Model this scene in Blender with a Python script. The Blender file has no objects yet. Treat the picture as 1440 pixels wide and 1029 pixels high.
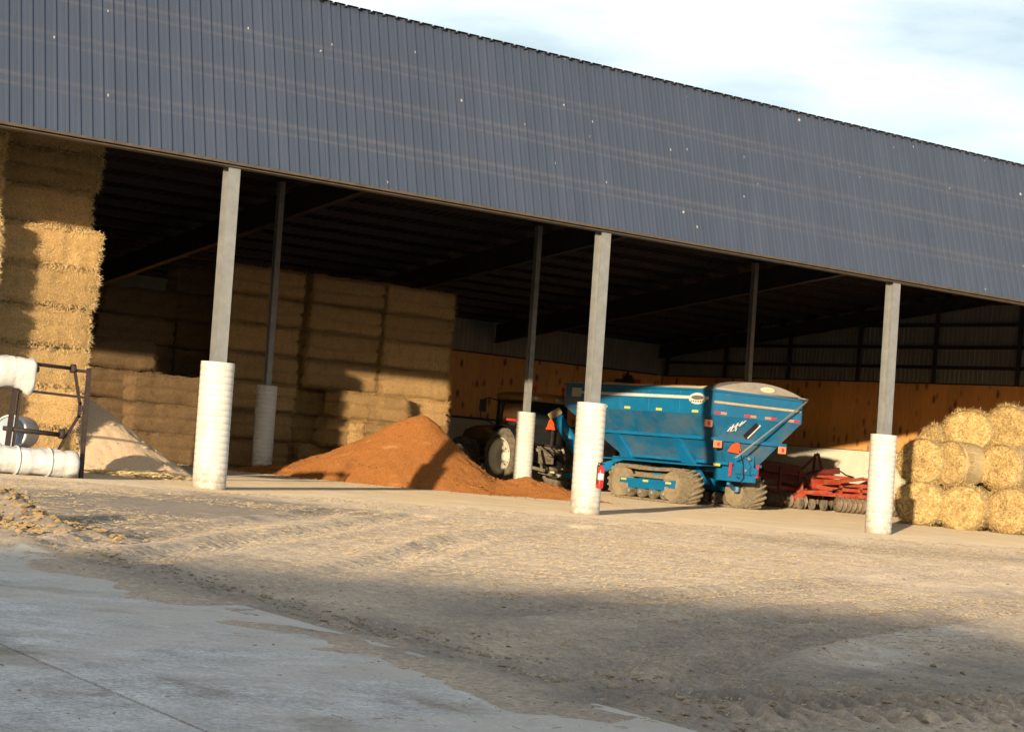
import bpy, bmesh, math, random
import numpy as np
from mathutils import Vector, Matrix, noise as mn
random.seed(7); rng = np.random.default_rng(7)
S = bpy.context.scene
COL = S.collection
R = math.radians

# ------------------------------------------------------------------ camera, light, sky
cam = bpy.data.objects.new('camera', bpy.data.cameras.new('camera')); COL.objects.link(cam)
yaw, pitch, roll = 0.5897, 0.0435, 0.0893
fw = Vector((math.sin(yaw)*math.cos(pitch), math.cos(yaw)*math.cos(pitch), math.sin(pitch)))
r0 = Vector((math.cos(yaw), -math.sin(yaw), 0)); u0 = r0.cross(fw)
cr = math.cos(roll)*r0 + math.sin(roll)*u0; cu = -math.sin(roll)*r0 + math.cos(roll)*u0
mw = Matrix((cr, cu, -fw)).transposed().to_4x4(); mw.translation = (-15.42, -33.282, 1.341)
cam.matrix_world = mw
cam.data.sensor_width = 36; cam.data.lens = 2598.24/1440*36
cam.data.clip_start = .1; cam.data.clip_end = 3000
S.camera = cam

SUN_EL, SUN_D = R(7.0), Vector((.752, .659, 0))
sd = Vector((SUN_D.x*math.cos(SUN_EL), SUN_D.y*math.cos(SUN_EL), -math.sin(SUN_EL)))
sun = bpy.data.objects.new('sun', bpy.data.lights.new('sun', 'SUN')); COL.objects.link(sun)
sun.rotation_euler = sd.to_track_quat('-Z', 'Y').to_euler(); sun.location = (-60, -60, 40)
sun.data.energy = 5.0; sun.data.angle = R(.55); sun.data.color = (1.0, .80, .54)

W = bpy.data.worlds.new('World'); S.world = W; W.use_nodes = True
nt = W.node_tree; nt.nodes.clear()
def wn(t, **k):
    n = nt.nodes.new(t)
    for a, b in k.items(): setattr(n, a, b)
    return n
sky = wn('ShaderNodeTexSky', sky_type='NISHITA', sun_disc=False, sun_elevation=SUN_EL,
         sun_rotation=math.atan2(-SUN_D.x, -SUN_D.y), air_density=1.0, dust_density=1.2, ozone_density=1.0)
bg = wn('ShaderNodeBackground'); bg.inputs[1].default_value = .14
ob = wn('ShaderNodeOutputWorld')
tc = wn('ShaderNodeTexCoord'); mp = wn('ShaderNodeMapping'); mp.inputs['Scale'].default_value = (1.6, 1.6, 6.0)
nz = wn('ShaderNodeTexNoise'); nz.inputs['Scale'].default_value = 2.2; nz.inputs['Detail'].default_value = 7; nz.inputs['Roughness'].default_value = .55
rp = wn('ShaderNodeValToRGB'); rp.color_ramp.elements[0].position = .38; rp.color_ramp.elements[1].position = .60; rp.color_ramp.elements[0].color = (.22,.22,.22,1)
mx = wn('ShaderNodeMix', data_type='RGBA'); mx.inputs[7].default_value = (6.2, 6.75, 7.3, 1)
sz = wn('ShaderNodeSeparateXYZ'); nt.links.new(tc.outputs['Generated'], sz.inputs[0])
hz_ = wn('ShaderNodeMapRange'); hz_.inputs[1].default_value = .12; hz_.inputs[2].default_value = .65; hz_.inputs[3].default_value = 1.0; hz_.inputs[4].default_value = .42; nt.links.new(sz.outputs[2], hz_.inputs[0])
cl = wn('ShaderNodeMath', operation='MULTIPLY'); nt.links.new(hz_.outputs[0], cl.inputs[1])
nt.links.new(tc.outputs['Generated'], mp.inputs[0]); nt.links.new(mp.outputs[0], nz.inputs['Vector'])
nt.links.new(nz.outputs[0], rp.inputs[0]); nt.links.new(rp.outputs[0], cl.inputs[0]); nt.links.new(cl.outputs[0], mx.inputs[0])
nt.links.new(sky.outputs[0], mx.inputs[6]); nt.links.new(mx.outputs[2], bg.inputs[0]); nt.links.new(bg.outputs[0], ob.inputs[0])

S.view_settings.view_transform = 'Standard'; S.view_settings.look = 'None'
S.view_settings.exposure = 0.45; S.view_settings.gamma = 1.0; S.view_settings.use_curve_mapping = False
S.render.engine = 'CYCLES'

# ------------------------------------------------------------------ helpers
def link(name, mesh, mat=None, parent=None, loc=None, rot=None):
    o = bpy.data.objects.new(name, mesh); COL.objects.link(o)
    if mat is not None and mesh is not None and not mesh.materials: mesh.materials.append(mat)
    if parent is not None: o.parent = parent
    if loc is not None: o.location = loc
    if rot is not None: o.rotation_euler = rot
    return o
def tag(o, label=None, cat=None, group=None, kind=None):
    if label: o['label'] = label
    if cat: o['category'] = cat
    if group: o['group'] = group
    if kind: o['kind'] = kind
    return o
def thing(name, loc, rz, label, cat, group=None):
    o = link(name, None, loc=loc, rot=(0, 0, rz)); o.empty_display_size = .3
    return tag(o, label, cat, group)

class MB:
    def __init__(s): s.v = []; s.f = []; s.sm = []
    def add(s, vs, fs, smooth=False):
        b = len(s.v); s.v += [tuple(v) for v in vs]
        for f in fs: s.f.append(tuple(i+b for i in f)); s.sm.append(smooth)
        return s
    def box(s, c, d, rz=0, rot=None, taper=1.0):
        x, y, z = d[0]/2, d[1]/2, d[2]/2
        vs = [(-x,-y,-z),(x,-y,-z),(x,y,-z),(-x,y,-z),(-x*taper,-y*taper,z),(x*taper,-y*taper,z),(x*taper,y*taper,z),(-x*taper,y*taper,z)]
        m = Matrix.Rotation(rz, 3, 'Z') if rot is None else rot
        c = Vector(c)
        return s.add([m @ Vector(v) + c for v in vs], [(0,3,2,1),(4,5,6,7),(0,1,5,4),(1,2,6,5),(2,3,7,6),(3,0,4,7)])
    def bar(s, a, b, w, h=None, up=(0,0,1)):
        a, b = Vector(a), Vector(b); h = h or w
        d = (b-a); L = d.length; d.normalize(); u = Vector(up)
        if abs(d.dot(u)) > .98: u = Vector((1,0,0))
        sx = d.cross(u).normalized(); uz = sx.cross(d)
        rot = Matrix((d, sx, uz)).transposed()
        return s.box((a+b)/2, (L, w, h), rot=rot)
    def tube(s, pts, r, n=8, caps=True, r2=None):
        pts = [Vector(p) for p in pts]; vs = []; fs = []; N = len(pts)
        up = Vector((0,0,1))
        for i, p in enumerate(pts):
            d = (pts[min(i+1,N-1)] - pts[max(i-1,0)]).normalized()
            u = up if abs(d.dot(up)) < .95 else Vector((1,0,0))
            a = d.cross(u).normalized(); b = a.cross(d)
            rr = r if r2 is None else r + (r2-r)*i/(N-1)
            for k in range(n):
                t = 2*math.pi*k/n; vs.append(p + a*rr*math.cos(t) + b*rr*math.sin(t))
        for i in range(N-1):
            for k in range(n): fs.append((i*n+k, i*n+(k+1)%n, (i+1)*n+(k+1)%n, (i+1)*n+k))
        s.add(vs, fs, True)
        if caps:
            b0 = len(s.v) - N*n
            s.f.append(tuple(b0+k for k in reversed(range(n)))); s.sm.append(False)
            s.f.append(tuple(b0+(N-1)*n+k for k in range(n))); s.sm.append(False)
        return s
    def lathe(s, prof, n=24, c=(0,0,0), axis='Z', caps=True, shear=0.0):
        vs = []; fs = []; c = Vector(c)
        for (r, z) in prof:
            for k in range(n):
                t = 2*math.pi*k/n; x, y = r*math.cos(t), r*math.sin(t)
                if axis == 'Z': v = Vector((x - shear*z, y, z))
                elif axis == 'X': v = Vector((z, x, y))
                else: v = Vector((y, z, x))
                vs.append(v + c)
        m = len(prof)
        for i in range(m-1):
            for k in range(n): fs.append((i*n+k, i*n+(k+1)%n, (i+1)*n+(k+1)%n, (i+1)*n+k))
        s.add(vs, fs, True)
        b0 = len(s.v) - m*n
        if caps:
            s.f.append(tuple(b0+k for k in reversed(range(n)))); s.sm.append(False)
            s.f.append(tuple(b0+(m-1)*n+k for k in range(n))); s.sm.append(False)
        return s
    def loft(s, rings, close=True, caps=True, smooth=False):
        n = len(rings[0]); vs = [p for r in rings for p in r]; fs = []
        for i in range(len(rings)-1):
            for k in range(n if close else n-1): fs.append((i*n+k, i*n+(k+1)%n, (i+1)*n+(k+1)%n, (i+1)*n+k))
        b0 = len(s.v); s.add(vs, fs, smooth)
        if caps:
            s.f.append(tuple(b0+k for k in reversed(range(n)))); s.sm.append(False)
            s.f.append(tuple(b0+(len(rings)-1)*n+k for k in range(n))); s.sm.append(False)
        return s
    def mesh(s, name, mat=None, fix=True):
        me = bpy.data.meshes.new(name); me.from_pydata(s.v, [], s.f)
        me.polygons.foreach_set('use_smooth', s.sm)
        if fix:
            bm = bmesh.new(); bm.from_mesh(me); bmesh.ops.recalc_face_normals(bm, faces=bm.faces); bm.to_mesh(me); bm.free()
        if mat is not None: me.materials.append(mat)
        me.update(); return me
    def build(s, name, mat, parent=None, loc=None, rot=None, fix=True, bevel=0):
        o = link(name, s.mesh(name, mat, fix), parent=parent, loc=loc, rot=rot)
        if bevel:
            b = o.modifiers.new('bevel', 'BEVEL'); b.width = bevel; b.segments = 1; b.limit_method = 'ANGLE'
        return o

# ------------------------------------------------------------------ materials
def ramp(n, stops):
    e = n.color_ramp.elements
    while len(e) < len(stops): e.new(.5)
    for i, (p, c) in enumerate(stops): e[i].position = p; e[i].color = (*c, 1)
def M(name, c1, c2=None, scale=6, detail=5, rough=.8, metal=0.0, bump=0.0, bscale=None, spec=.4, stretch=(1,1,1),
      dirt=None, dscale=2.0, dlo=.5, dhi=.65, damt=.8, dstretch=(1,1,1), rnd=0.0, nrough=.6, lo=.3, hi=.7, coat=0.0, bdist=.02):
    m = bpy.data.materials.new(name); m.use_nodes = True; t = m.node_tree; N, L = t.nodes, t.links
    b = N['Principled BSDF']; b.inputs['Roughness'].default_value = rough; b.inputs['Metallic'].default_value = metal
    b.inputs['Specular IOR Level'].default_value = spec; b.inputs['Coat Weight'].default_value = coat; b.inputs['Diffuse Roughness'].default_value = 1.0 if rough > .7 else 0.0
    co = N.new('ShaderNodeTexCoord'); mp = N.new('ShaderNodeMapping'); mp.inputs['Scale'].default_value = stretch
    L.new(co.outputs['Object'], mp.inputs[0])
    oi = N.new('ShaderNodeObjectInfo'); 
    ad = N.new('ShaderNodeVectorMath'); ad.operation = 'MULTIPLY_ADD'; ad.inputs[1].default_value = (37, 17, 23)
    L.new(oi.outputs['Random'], ad.inputs[0]); L.new(mp.outputs[0], ad.inputs[2])
    vec = ad.outputs[0]
    nz = N.new('ShaderNodeTexNoise'); nz.inputs['Scale'].default_value = scale; nz.inputs['Detail'].default_value = detail; nz.inputs['Roughness'].default_value = nrough
    L.new(vec, nz.inputs['Vector'])
    r = N.new('ShaderNodeValToRGB'); ramp(r, [(lo, c1), (hi, c2 or c1)]); L.new(nz.outputs[0], r.inputs[0])
    col = r.outputs[0]
    if dirt:
        m2 = N.new('ShaderNodeMapping'); m2.inputs['Scale'].default_value = dstretch; L.new(ad.outputs[0], m2.inputs[0])
        n2 = N.new('ShaderNodeTexNoise'); n2.inputs['Scale'].default_value = dscale; n2.inputs['Detail'].default_value = 8; n2.inputs['Roughness'].default_value = .65
        L.new(m2.outputs[0], n2.inputs['Vector'])
        mr = N.new('ShaderNodeMapRange'); mr.inputs[1].default_value = dlo; mr.inputs[2].default_value = dhi; mr.inputs[4].default_value = damt
        L.new(n2.outputs[0], mr.inputs[0])
        mx = N.new('ShaderNodeMix'); mx.data_type = 'RGBA'; mx.inputs[7].default_value = (*dirt, 1)
        L.new(mr.outputs[0], mx.inputs[0]); L.new(col, mx.inputs[6]); col = mx.outputs[2]
    if rnd:
        hv = N.new('ShaderNodeHueSaturation')
        mr = N.new('ShaderNodeMapRange'); mr.inputs[3].default_value = 1-rnd; mr.inputs[4].default_value = 1+rnd
        L.new(oi.outputs['Random'], mr.inputs[0]); L.new(mr.outputs[0], hv.inputs['Value']); L.new(col, hv.inputs['Color']); col = hv.outputs[0]
    L.new(col, b.inputs['Base Color'])
    if bump:
        n3 = N.new('ShaderNodeTexNoise'); n3.inputs['Scale'].default_value = bscale or scale*3; n3.inputs['Detail'].default_value = 6
        L.new(vec, n3.inputs['Vector'])
        bp = N.new('ShaderNodeBump'); bp.inputs['Strength'].default_value = bump; bp.inputs['Distance'].default_value = bdist
        L.new(n3.outputs[0], bp.inputs['Height']); L.new(bp.outputs[0], b.inputs['Normal'])
    return m
def nd(m): return m.node_tree.nodes, m.node_tree.links, m.node_tree.nodes['Principled BSDF']

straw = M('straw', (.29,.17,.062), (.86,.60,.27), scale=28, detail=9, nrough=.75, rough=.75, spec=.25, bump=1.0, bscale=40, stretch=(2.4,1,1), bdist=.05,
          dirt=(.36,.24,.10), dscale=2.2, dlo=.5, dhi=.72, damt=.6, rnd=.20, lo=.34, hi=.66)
shaded_straw = M('shaded_straw', (.21,.115,.045), (.68,.45,.20), scale=28, detail=9, nrough=.75, rough=.75, spec=.25, bump=1.0, bscale=40, stretch=(2.4,1,1), bdist=.05,
          dirt=(.26,.17,.075), dscale=2.2, dlo=.5, dhi=.72, damt=.6, rnd=.2, lo=.34, hi=.66)  # same straw, darkened in colour for the shade on the back stacks
deep_shade_straw = M('deep_shade_straw', (.085,.05,.022), (.26,.165,.08), scale=26, detail=9, nrough=.75, rough=.8, bump=1.0, bscale=40, stretch=(1,1,1.8), bdist=.04,
          dirt=(.09,.06,.03), dscale=2, dlo=.5, dhi=.7, damt=.6, rnd=.12, lo=.34, hi=.66)  # straw with the deep interior shade put into its colour
round_straw = M('round_straw', (.30,.17,.05), (.90,.68,.31), scale=13, detail=10, nrough=.8, rough=.7, bump=1.0, bscale=18, bdist=.08, rnd=.08, lo=.38, hi=.62, dirt=(.36,.22,.08), dscale=4.5, dlo=.48, dhi=.62, damt=.65)
litter_m = M('dry_litter', (.30,.235,.15), (.62,.50,.32), scale=30, rough=.8)
fibre_mat = M('straw_fibre', (.40,.26,.10), (.95,.76,.42), scale=30, rough=.6, rnd=.08)
netm = M('net_wrap', (.40,.33,.20), (.58,.48,.30), scale=9, detail=8, rough=.55, spec=.4, stretch=(1,3,3), bump=.4, bscale=60, dirt=(.66,.52,.27), dscale=3, dlo=.5, dhi=.6, damt=.5)
steel = M('galvanised_steel', (.22,.225,.22), (.30,.30,.285), scale=4, rough=.5, metal=.2, bump=.05, dirt=(.30,.24,.15), dscale=1.2, dlo=.55, dhi=.8, damt=.5, dstretch=(2,2,.5))
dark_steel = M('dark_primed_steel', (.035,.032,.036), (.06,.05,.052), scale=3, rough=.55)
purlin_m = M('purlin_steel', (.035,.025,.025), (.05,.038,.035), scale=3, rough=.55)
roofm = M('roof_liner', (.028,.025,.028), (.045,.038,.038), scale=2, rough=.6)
plastic_w = M('white_culvert_plastic', (.60,.575,.51), (.70,.68,.62), scale=3, rough=.45, spec=.4, bump=.05, dirt=(.42,.33,.20), dscale=1.6, dlo=.56, dhi=.78, damt=.45, dstretch=(1.2,1.2,.7))
filmw = M('white_wrap_film', (.60,.59,.56), (.74,.74,.72), scale=5, rough=.35, spec=.5, bump=.5, bscale=7, bdist=.05, dirt=(.50,.42,.30), dscale=2.5, dlo=.58, dhi=.75, damt=.5)
ply = M('plywood', (.74,.32,.085), (.90,.46,.15), scale=2.2, detail=8, rough=.6, stretch=(6,6,.7), rnd=.12, bump=.08)
conc = M('concrete_wall', (.52,.48,.38), (.64,.59,.47), scale=1.6, detail=8, rough=.85, bump=.15, bscale=30, dirt=(.40,.34,.24), dscale=.8, dlo=.5, dhi=.7, damt=.5)
sid = M('inner_siding', (.24,.23,.20), (.32,.305,.26), scale=1.5, rough=.5, metal=.1)
rust = M('rusty_steel', (.022,.018,.018), (.06,.036,.03), scale=9, rough=.7, bump=.2)
black = M('black_plastic', (.012,.012,.013), (.025,.025,.027), scale=5, rough=.45, spec=.5)
rubber = M('dusty_rubber', (.10,.082,.058), (.22,.18,.12), scale=4, detail=8, rough=.9, dirt=(.04,.036,.032), dscale=5, dlo=.5, dhi=.65, damt=.7, bump=.3, bscale=40)
clay_rubber = M('mud_caked_rubber', (.15,.12,.08), (.27,.22,.14), scale=5, detail=8, rough=.95, dirt=(.12,.095,.065), dscale=6, dlo=.52, dhi=.68, damt=.7, bump=.5, bscale=35)
blue = M('blue_paint', (.006,.15,.33), (.010,.20,.42), scale=1.4, detail=6, rough=.36, spec=.5, coat=.15, dirt=(.20,.17,.115), dscale=1.1, dlo=.60, dhi=.82, damt=.55)
blue_d = M('dusty_blue_paint', (.008,.13,.28), (.012,.175,.35), scale=1.4, rough=.5, spec=.4, dirt=(.21,.185,.125), dscale=.9, dlo=.44, dhi=.74, damt=.62, dstretch=(1,1,1.4))
white_p = M('white_paint', (.68,.66,.60), (.78,.76,.70), scale=5, rough=.45, dirt=(.3,.25,.16), dscale=5, dlo=.6, dhi=.7, damt=.6)
yel = M('yellow_reflector', (.85,.62,.05), (.9,.68,.08), rough=.3)
redr = M('red_reflector', (.62,.03,.03), (.72,.06,.05), rough=.3)
orr = M('orange_reflector', (.9,.28,.12), (.92,.33,.16), rough=.3)
smv = M('slow_triangle_orange', (.95,.10,.02), (.98,.14,.03), rough=.4)
dkred = M('triangle_dark_red_border', (.35,.01,.01), rough=.4)
greym = M('grey_tarp', (.30,.29,.27), (.40,.38,.35), scale=3, rough=.6, dirt=(.45,.36,.22), dscale=2, dlo=.5, dhi=.7, damt=.5)
grain_m = M('tan_tarp', (.42,.30,.16), (.56,.41,.23), scale=3, rough=.75, bump=.2)
redp = M('red_implement_paint', (.36,.035,.018), (.50,.07,.03), scale=4, rough=.5, dirt=(.24,.15,.08), dscale=4, dlo=.46, dhi=.66, damt=.75)
redd = M('worn_dark_red_paint', (.10,.015,.012), (.16,.025,.02), scale=4, rough=.6, dirt=(.05,.035,.025), dscale=3, dlo=.45, dhi=.7, damt=.7)
disc_m = M('worn_disc_steel', (.16,.12,.085), (.36,.28,.19), scale=8, rough=.55, metal=.3)
cream = M('cream_rim_paint', (.62,.58,.47), (.72,.68,.56), scale=4, rough=.5, dirt=(.40,.33,.22), dscale=4, dlo=.5, dhi=.7, damt=.6)
tract_m = M('dark_tractor_paint', (.05,.035,.03), (.07,.05,.04), scale=3, rough=.4, coat=.2)
roof_bounce_tan = M('bounce_tinted_cab_roof', (.46,.27,.08), (.56,.34,.11), scale=3, rough=.5)  # bounce light off the plywood, put into the roof colour as ochre
glass = M('tinted_cab_glass', (.02,.03,.035), rough=.1, spec=1.0)
ext_red = M('extinguisher_red', (.62,.02,.02), (.7,.03,.03), rough=.3, coat=.3)
orange_feed = M('orange_feed', (.25,.098,.030), (.39,.165,.052), scale=14, detail=9, nrough=.7, rough=.95, spec=.1, bump=1.0, bscale=24, bdist=.05, dirt=(.55,.31,.14), dscale=1.6, dlo=.58, dhi=.75, damt=.6, dstretch=(.5,1,2.0))
tan_feed = M('tan_feed', (.48,.34,.22), (.68,.53,.36), scale=22, detail=9, nrough=.7, rough=.95, spec=.1, bump=.6, bscale=60, bdist=.03)
lens_m = M('lamp_lens', (.7,.7,.66), rough=.2)
emblem_dark = M('emblem_dark_print', (.05,.05,.05), rough=.5)
trimm = M('eave_trim', (.07,.05,.032), (.115,.085,.055), scale=4, rough=.5)

# fascia metal: dark blue-grey paint, faint weathered bands along the screw lines, pale bird droppings
fas = M('blue_grey_siding_paint', (.049,.064,.098), (.062,.078,.118), scale=.9, detail=4, rough=.36, spec=.5, stretch=(2,1,.35))
N, L, b = nd(fas)
geo = N.new('ShaderNodeNewGeometry'); sp = N.new('ShaderNodeSeparateXYZ'); L.new(geo.outputs['Position'], sp.inputs[0])
base = b.inputs['Base Color'].links[0].from_socket
bands = None
for zc, wd in ((7.35,.045),(7.16,.03),(8.28,.045),(8.08,.03),(9.18,.04),(8.98,.03)):
    d = N.new('ShaderNodeMath'); d.operation = 'SUBTRACT'; d.inputs[1].default_value = zc; L.new(sp.outputs[2], d.inputs[0])
    a = N.new('ShaderNodeMath'); a.operation = 'ABSOLUTE'; L.new(d.outputs[0], a.inputs[0])
    m_ = N.new('ShaderNodeMapRange'); m_.inputs[1].default_value = wd*.4; m_.inputs[2].default_value = wd*1.4; m_.inputs[3].default_value = .17; m_.inputs[4].default_value = 0; L.new(a.outputs[0], m_.inputs[0])
    if bands is None: bands = m_.outputs[0]
    else:
        x_ = N.new('ShaderNodeMath'); x_.operation = 'MAXIMUM'; L.new(bands, x_.inputs[0]); L.new(m_.outputs[0], x_.inputs[1]); bands = x_.outputs[0]
n4 = N.new('ShaderNodeTexNoise'); n4.inputs['Scale'].default_value = .35; L.new(geo.outputs['Position'], n4.inputs['Vector'])
mm = N.new('ShaderNodeMath'); mm.operation = 'MULTIPLY'; L.new(bands, mm.inputs[0]); L.new(n4.outputs[0], mm.inputs[1])
mx1 = N.new('ShaderNodeMix'); mx1.data_type = 'RGBA'; mx1.inputs[7].default_value = (.30,.24,.18,1); L.new(mm.outputs[0], mx1.inputs[0]); L.new(base, mx1.inputs[6])
vo = N.new('ShaderNodeTexVoronoi'); vo.inputs['Scale'].default_value = 1.15; vo.inputs['Randomness'].default_value = 1.0
mpv = N.new('ShaderNodeMapping'); mpv.inputs['Scale'].default_value = (2.6,.3,1.5); L.new(geo.outputs['Position'], mpv.inputs[0]); L.new(mpv.outputs[0], vo.inputs['Vector'])
nw = N.new('ShaderNodeTexNoise'); nw.inputs['Scale'].default_value = 14; L.new(geo.outputs['Position'], nw.inputs['Vector'])
su = N.new('ShaderNodeMath'); su.operation = 'MULTIPLY_ADD'; su.inputs[1].default_value = .09; L.new(nw.outputs[0], su.inputs[0]); L.new(vo.outputs['Distance'], su.inputs[2])
th = N.new('ShaderNodeMapRange'); th.inputs[1].default_value = .07; th.inputs[2].default_value = .11; th.inputs[3].default_value = .7; th.inputs[4].default_value = 0; L.new(su.outputs[0], th.inputs[0])
gt = N.new('ShaderNodeSeparateColor'); L.new(vo.outputs['Color'], gt.inputs[0])
zr = N.new('ShaderNodeMapRange'); zr.inputs[1].default_value = 6.4; zr.inputs[2].default_value = 10; zr.inputs[3].default_value = .5; zr.inputs[4].default_value = .02; L.new(sp.outputs[2], zr.inputs[0])
gg = N.new('ShaderNodeMath'); gg.operation = 'GREATER_THAN'; L.new(gt.outputs[0], gg.inputs[0]); L.new(zr.outputs[0], gg.inputs[1])
g2 = N.new('ShaderNodeMath'); g2.operation = 'MULTIPLY'; L.new(gg.outputs[0], g2.inputs[0]); L.new(th.outputs[0], g2.inputs[1])
mx2 = N.new('ShaderNodeMix'); mx2.data_type = 'RGBA'; mx2.inputs[7].default_value = (.62,.60,.54,1); L.new(g2.outputs[0], mx2.inputs[0]); L.new(mx1.outputs[2], mx2.inputs[6])
L.new(mx2.outputs[2], b.inputs['Base Color'])

# plywood: add dark knots
N, L, b = nd(ply)
geo = N.new('ShaderNodeNewGeometry'); mpk = N.new('ShaderNodeMapping'); mpk.inputs['Scale'].default_value = (2.6,2.6,1.3); L.new(geo.outputs['Position'], mpk.inputs[0])
vo = N.new('ShaderNodeTexVoronoi'); vo.inputs['Scale'].default_value = 1.0; L.new(mpk.outputs[0], vo.inputs['Vector'])
th = N.new('ShaderNodeMapRange'); th.inputs[1].default_value = .10; th.inputs[2].default_value = .30; th.inputs[3].default_value = .9; th.inputs[4].default_value = 0; L.new(vo.outputs['Distance'], th.inputs[0])
base = b.inputs['Base Color'].links[0].from_socket
mx1 = N.new('ShaderNodeMix'); mx1.data_type = 'RGBA'; mx1.inputs[7].default_value = (.10,.035,.012,1); L.new(th.outputs[0], mx1.inputs[0]); L.new(base, mx1.inputs[6]); L.new(mx1.outputs[2], b.inputs['Base Color'])

N, L, b = nd(plastic_w)
base = b.inputs['Base Color'].links[0].from_socket
geo = N.new('ShaderNodeNewGeometry'); sp = N.new('ShaderNodeSeparateXYZ'); L.new(geo.outputs['Position'], sp.inputs[0])
nzd = N.new('ShaderNodeTexNoise'); nzd.inputs['Scale'].default_value = 7; nzd.inputs['Detail'].default_value = 9; nzd.inputs['Roughness'].default_value = .75; L.new(geo.outputs['Position'], nzd.inputs['Vector'])
hz2 = N.new('ShaderNodeMapRange'); hz2.inputs[1].default_value = 0; hz2.inputs[2].default_value = .75; hz2.inputs[3].default_value = .22; hz2.inputs[4].default_value = -.06; L.new(sp.outputs[2], hz2.inputs[0])
a1 = N.new('ShaderNodeMath'); L.new(hz2.outputs[0], a1.inputs[0]); L.new(nzd.outputs[0], a1.inputs[1])
dm_ = N.new('ShaderNodeMapRange'); dm_.inputs[1].default_value = .55; dm_.inputs[2].default_value = .75; dm_.inputs[4].default_value = .75; L.new(a1.outputs[0], dm_.inputs[0])
mxd = N.new('ShaderNodeMix'); mxd.data_type = 'RGBA'; mxd.inputs[7].default_value = (.36,.28,.19,1); L.new(dm_.outputs[0], mxd.inputs[0]); L.new(base, mxd.inputs[6]); L.new(mxd.outputs[2], b.inputs['Base Color'])

# ground materials
def dirt_mat(name):
    m = bpy.data.materials.new(name); m.use_nodes = True; N, L, b = nd(m)
    geo = N.new('ShaderNodeNewGeometry'); P = geo.outputs['Position']
    def ns(sc, det, st=(1,1,1), ro=.6, rot=0):
        mp = N.new('ShaderNodeMapping'); mp.inputs['Scale'].default_value = st; mp.inputs['Rotation'].default_value = (0,0,rot); L.new(P, mp.inputs[0])
        n = N.new('ShaderNodeTexNoise'); n.inputs['Scale'].default_value = sc; n.inputs['Detail'].default_value = det; n.inputs['Roughness'].default_value = ro
        L.new(mp.outputs[0], n.inputs['Vector']); return n.outputs[0]
    r = N.new('ShaderNodeValToRGB'); ramp(r, [(.30,(.22,.175,.135)),(.44,(.39,.315,.24)),(.58,(.53,.43,.325)),(.70,(.66,.54,.40))]); L.new(ns(.7, 10, ro=.72), r.inputs[0])
    r2 = N.new('ShaderNodeValToRGB'); ramp(r2, [(.36,(.19,.15,.115)),(.48,(.42,.34,.26)),(.60,(.76,.62,.44))]); L.new(ns(19, 9, (1,1,1), .82), r2.inputs[0])
    mx = N.new('ShaderNodeMix'); mx.data_type = 'RGBA'; mx.inputs[0].default_value = .55; L.new(r.outputs[0], mx.inputs[6]); L.new(r2.outputs[0], mx.inputs[7])
    at = N.new('ShaderNodeAttribute'); at.attribute_name = 'wetness_shade'  # mask of wet mud together with a painted shadow band
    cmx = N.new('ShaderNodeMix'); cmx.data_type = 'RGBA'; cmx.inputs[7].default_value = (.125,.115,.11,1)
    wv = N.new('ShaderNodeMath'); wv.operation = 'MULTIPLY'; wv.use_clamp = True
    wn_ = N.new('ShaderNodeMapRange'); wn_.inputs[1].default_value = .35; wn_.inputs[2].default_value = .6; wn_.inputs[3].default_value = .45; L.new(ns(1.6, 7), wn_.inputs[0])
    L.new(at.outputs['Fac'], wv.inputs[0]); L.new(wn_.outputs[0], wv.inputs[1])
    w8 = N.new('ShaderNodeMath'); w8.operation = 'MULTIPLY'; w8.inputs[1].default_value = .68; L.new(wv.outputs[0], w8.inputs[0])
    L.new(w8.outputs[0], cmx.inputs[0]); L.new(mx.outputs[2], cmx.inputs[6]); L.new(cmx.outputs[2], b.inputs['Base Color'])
    at2 = N.new('ShaderNodeAttribute'); at2.attribute_name = 'sheen'
    rr = N.new('ShaderNodeMapRange'); rr.inputs[3].default_value = .92; rr.inputs[4].default_value = .3; L.new(at2.outputs['Fac'], rr.inputs[0]); L.new(rr.outputs[0], b.inputs['Roughness'])
    b.inputs['Specular IOR Level'].default_value = .35; b.inputs['Diffuse Roughness'].default_value = 1.0
    ba = N.new('ShaderNodeMath'); ba.operation = 'ADD'; L.new(ns(18, 9, ro=.7), ba.inputs[0]); L.new(ns(70, 4), ba.inputs[1])
    bs = N.new('ShaderNodeMapRange'); bs.inputs[3].default_value = 1.0; bs.inputs[4].default_value = .15; L.new(at2.outputs['Fac'], bs.inputs[0])
    bp = N.new('ShaderNodeBump'); bp.inputs['Distance'].default_value = .014; L.new(bs.outputs[0], bp.inputs['Strength']); L.new(ba.outputs[0], bp.inputs['Height']); L.new(bp.outputs[0], b.inputs['Normal'])
    return m
dirtm = dirt_mat('yard_dirt')
padm = M('concrete_pad', (.30,.295,.285), (.62,.62,.61), scale=2.6, detail=14, nrough=.82, rough=.85, spec=.35, bump=.8, bscale=40, bdist=.012, dirt=(.19,.15,.105), dscale=1.1, dlo=.50, dhi=.64, damt=.75, dstretch=(1,1,1), lo=.36, hi=.64)
N, L, b = nd(padm)
base = b.inputs['Base Color'].links[0].from_socket
geo = N.new('ShaderNodeNewGeometry'); sp = N.new('ShaderNodeSeparateXYZ'); L.new(geo.outputs['Position'], sp.inputs[0])
ex_ = N.new('ShaderNodeMapRange'); ex_.inputs[1].default_value = -12.2; ex_.inputs[2].default_value = -9.3; ex_.inputs[3].default_value = -.02; ex_.inputs[4].default_value = .20; L.new(sp.outputs[0], ex_.inputs[0])
ey_ = N.new('ShaderNodeMapRange'); ey_.inputs[1].default_value = -20.5; ey_.inputs[2].default_value = -15.5; ey_.inputs[3].default_value = 0; ey_.inputs[4].default_value = .16; L.new(sp.outputs[1], ey_.inputs[0])
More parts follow.
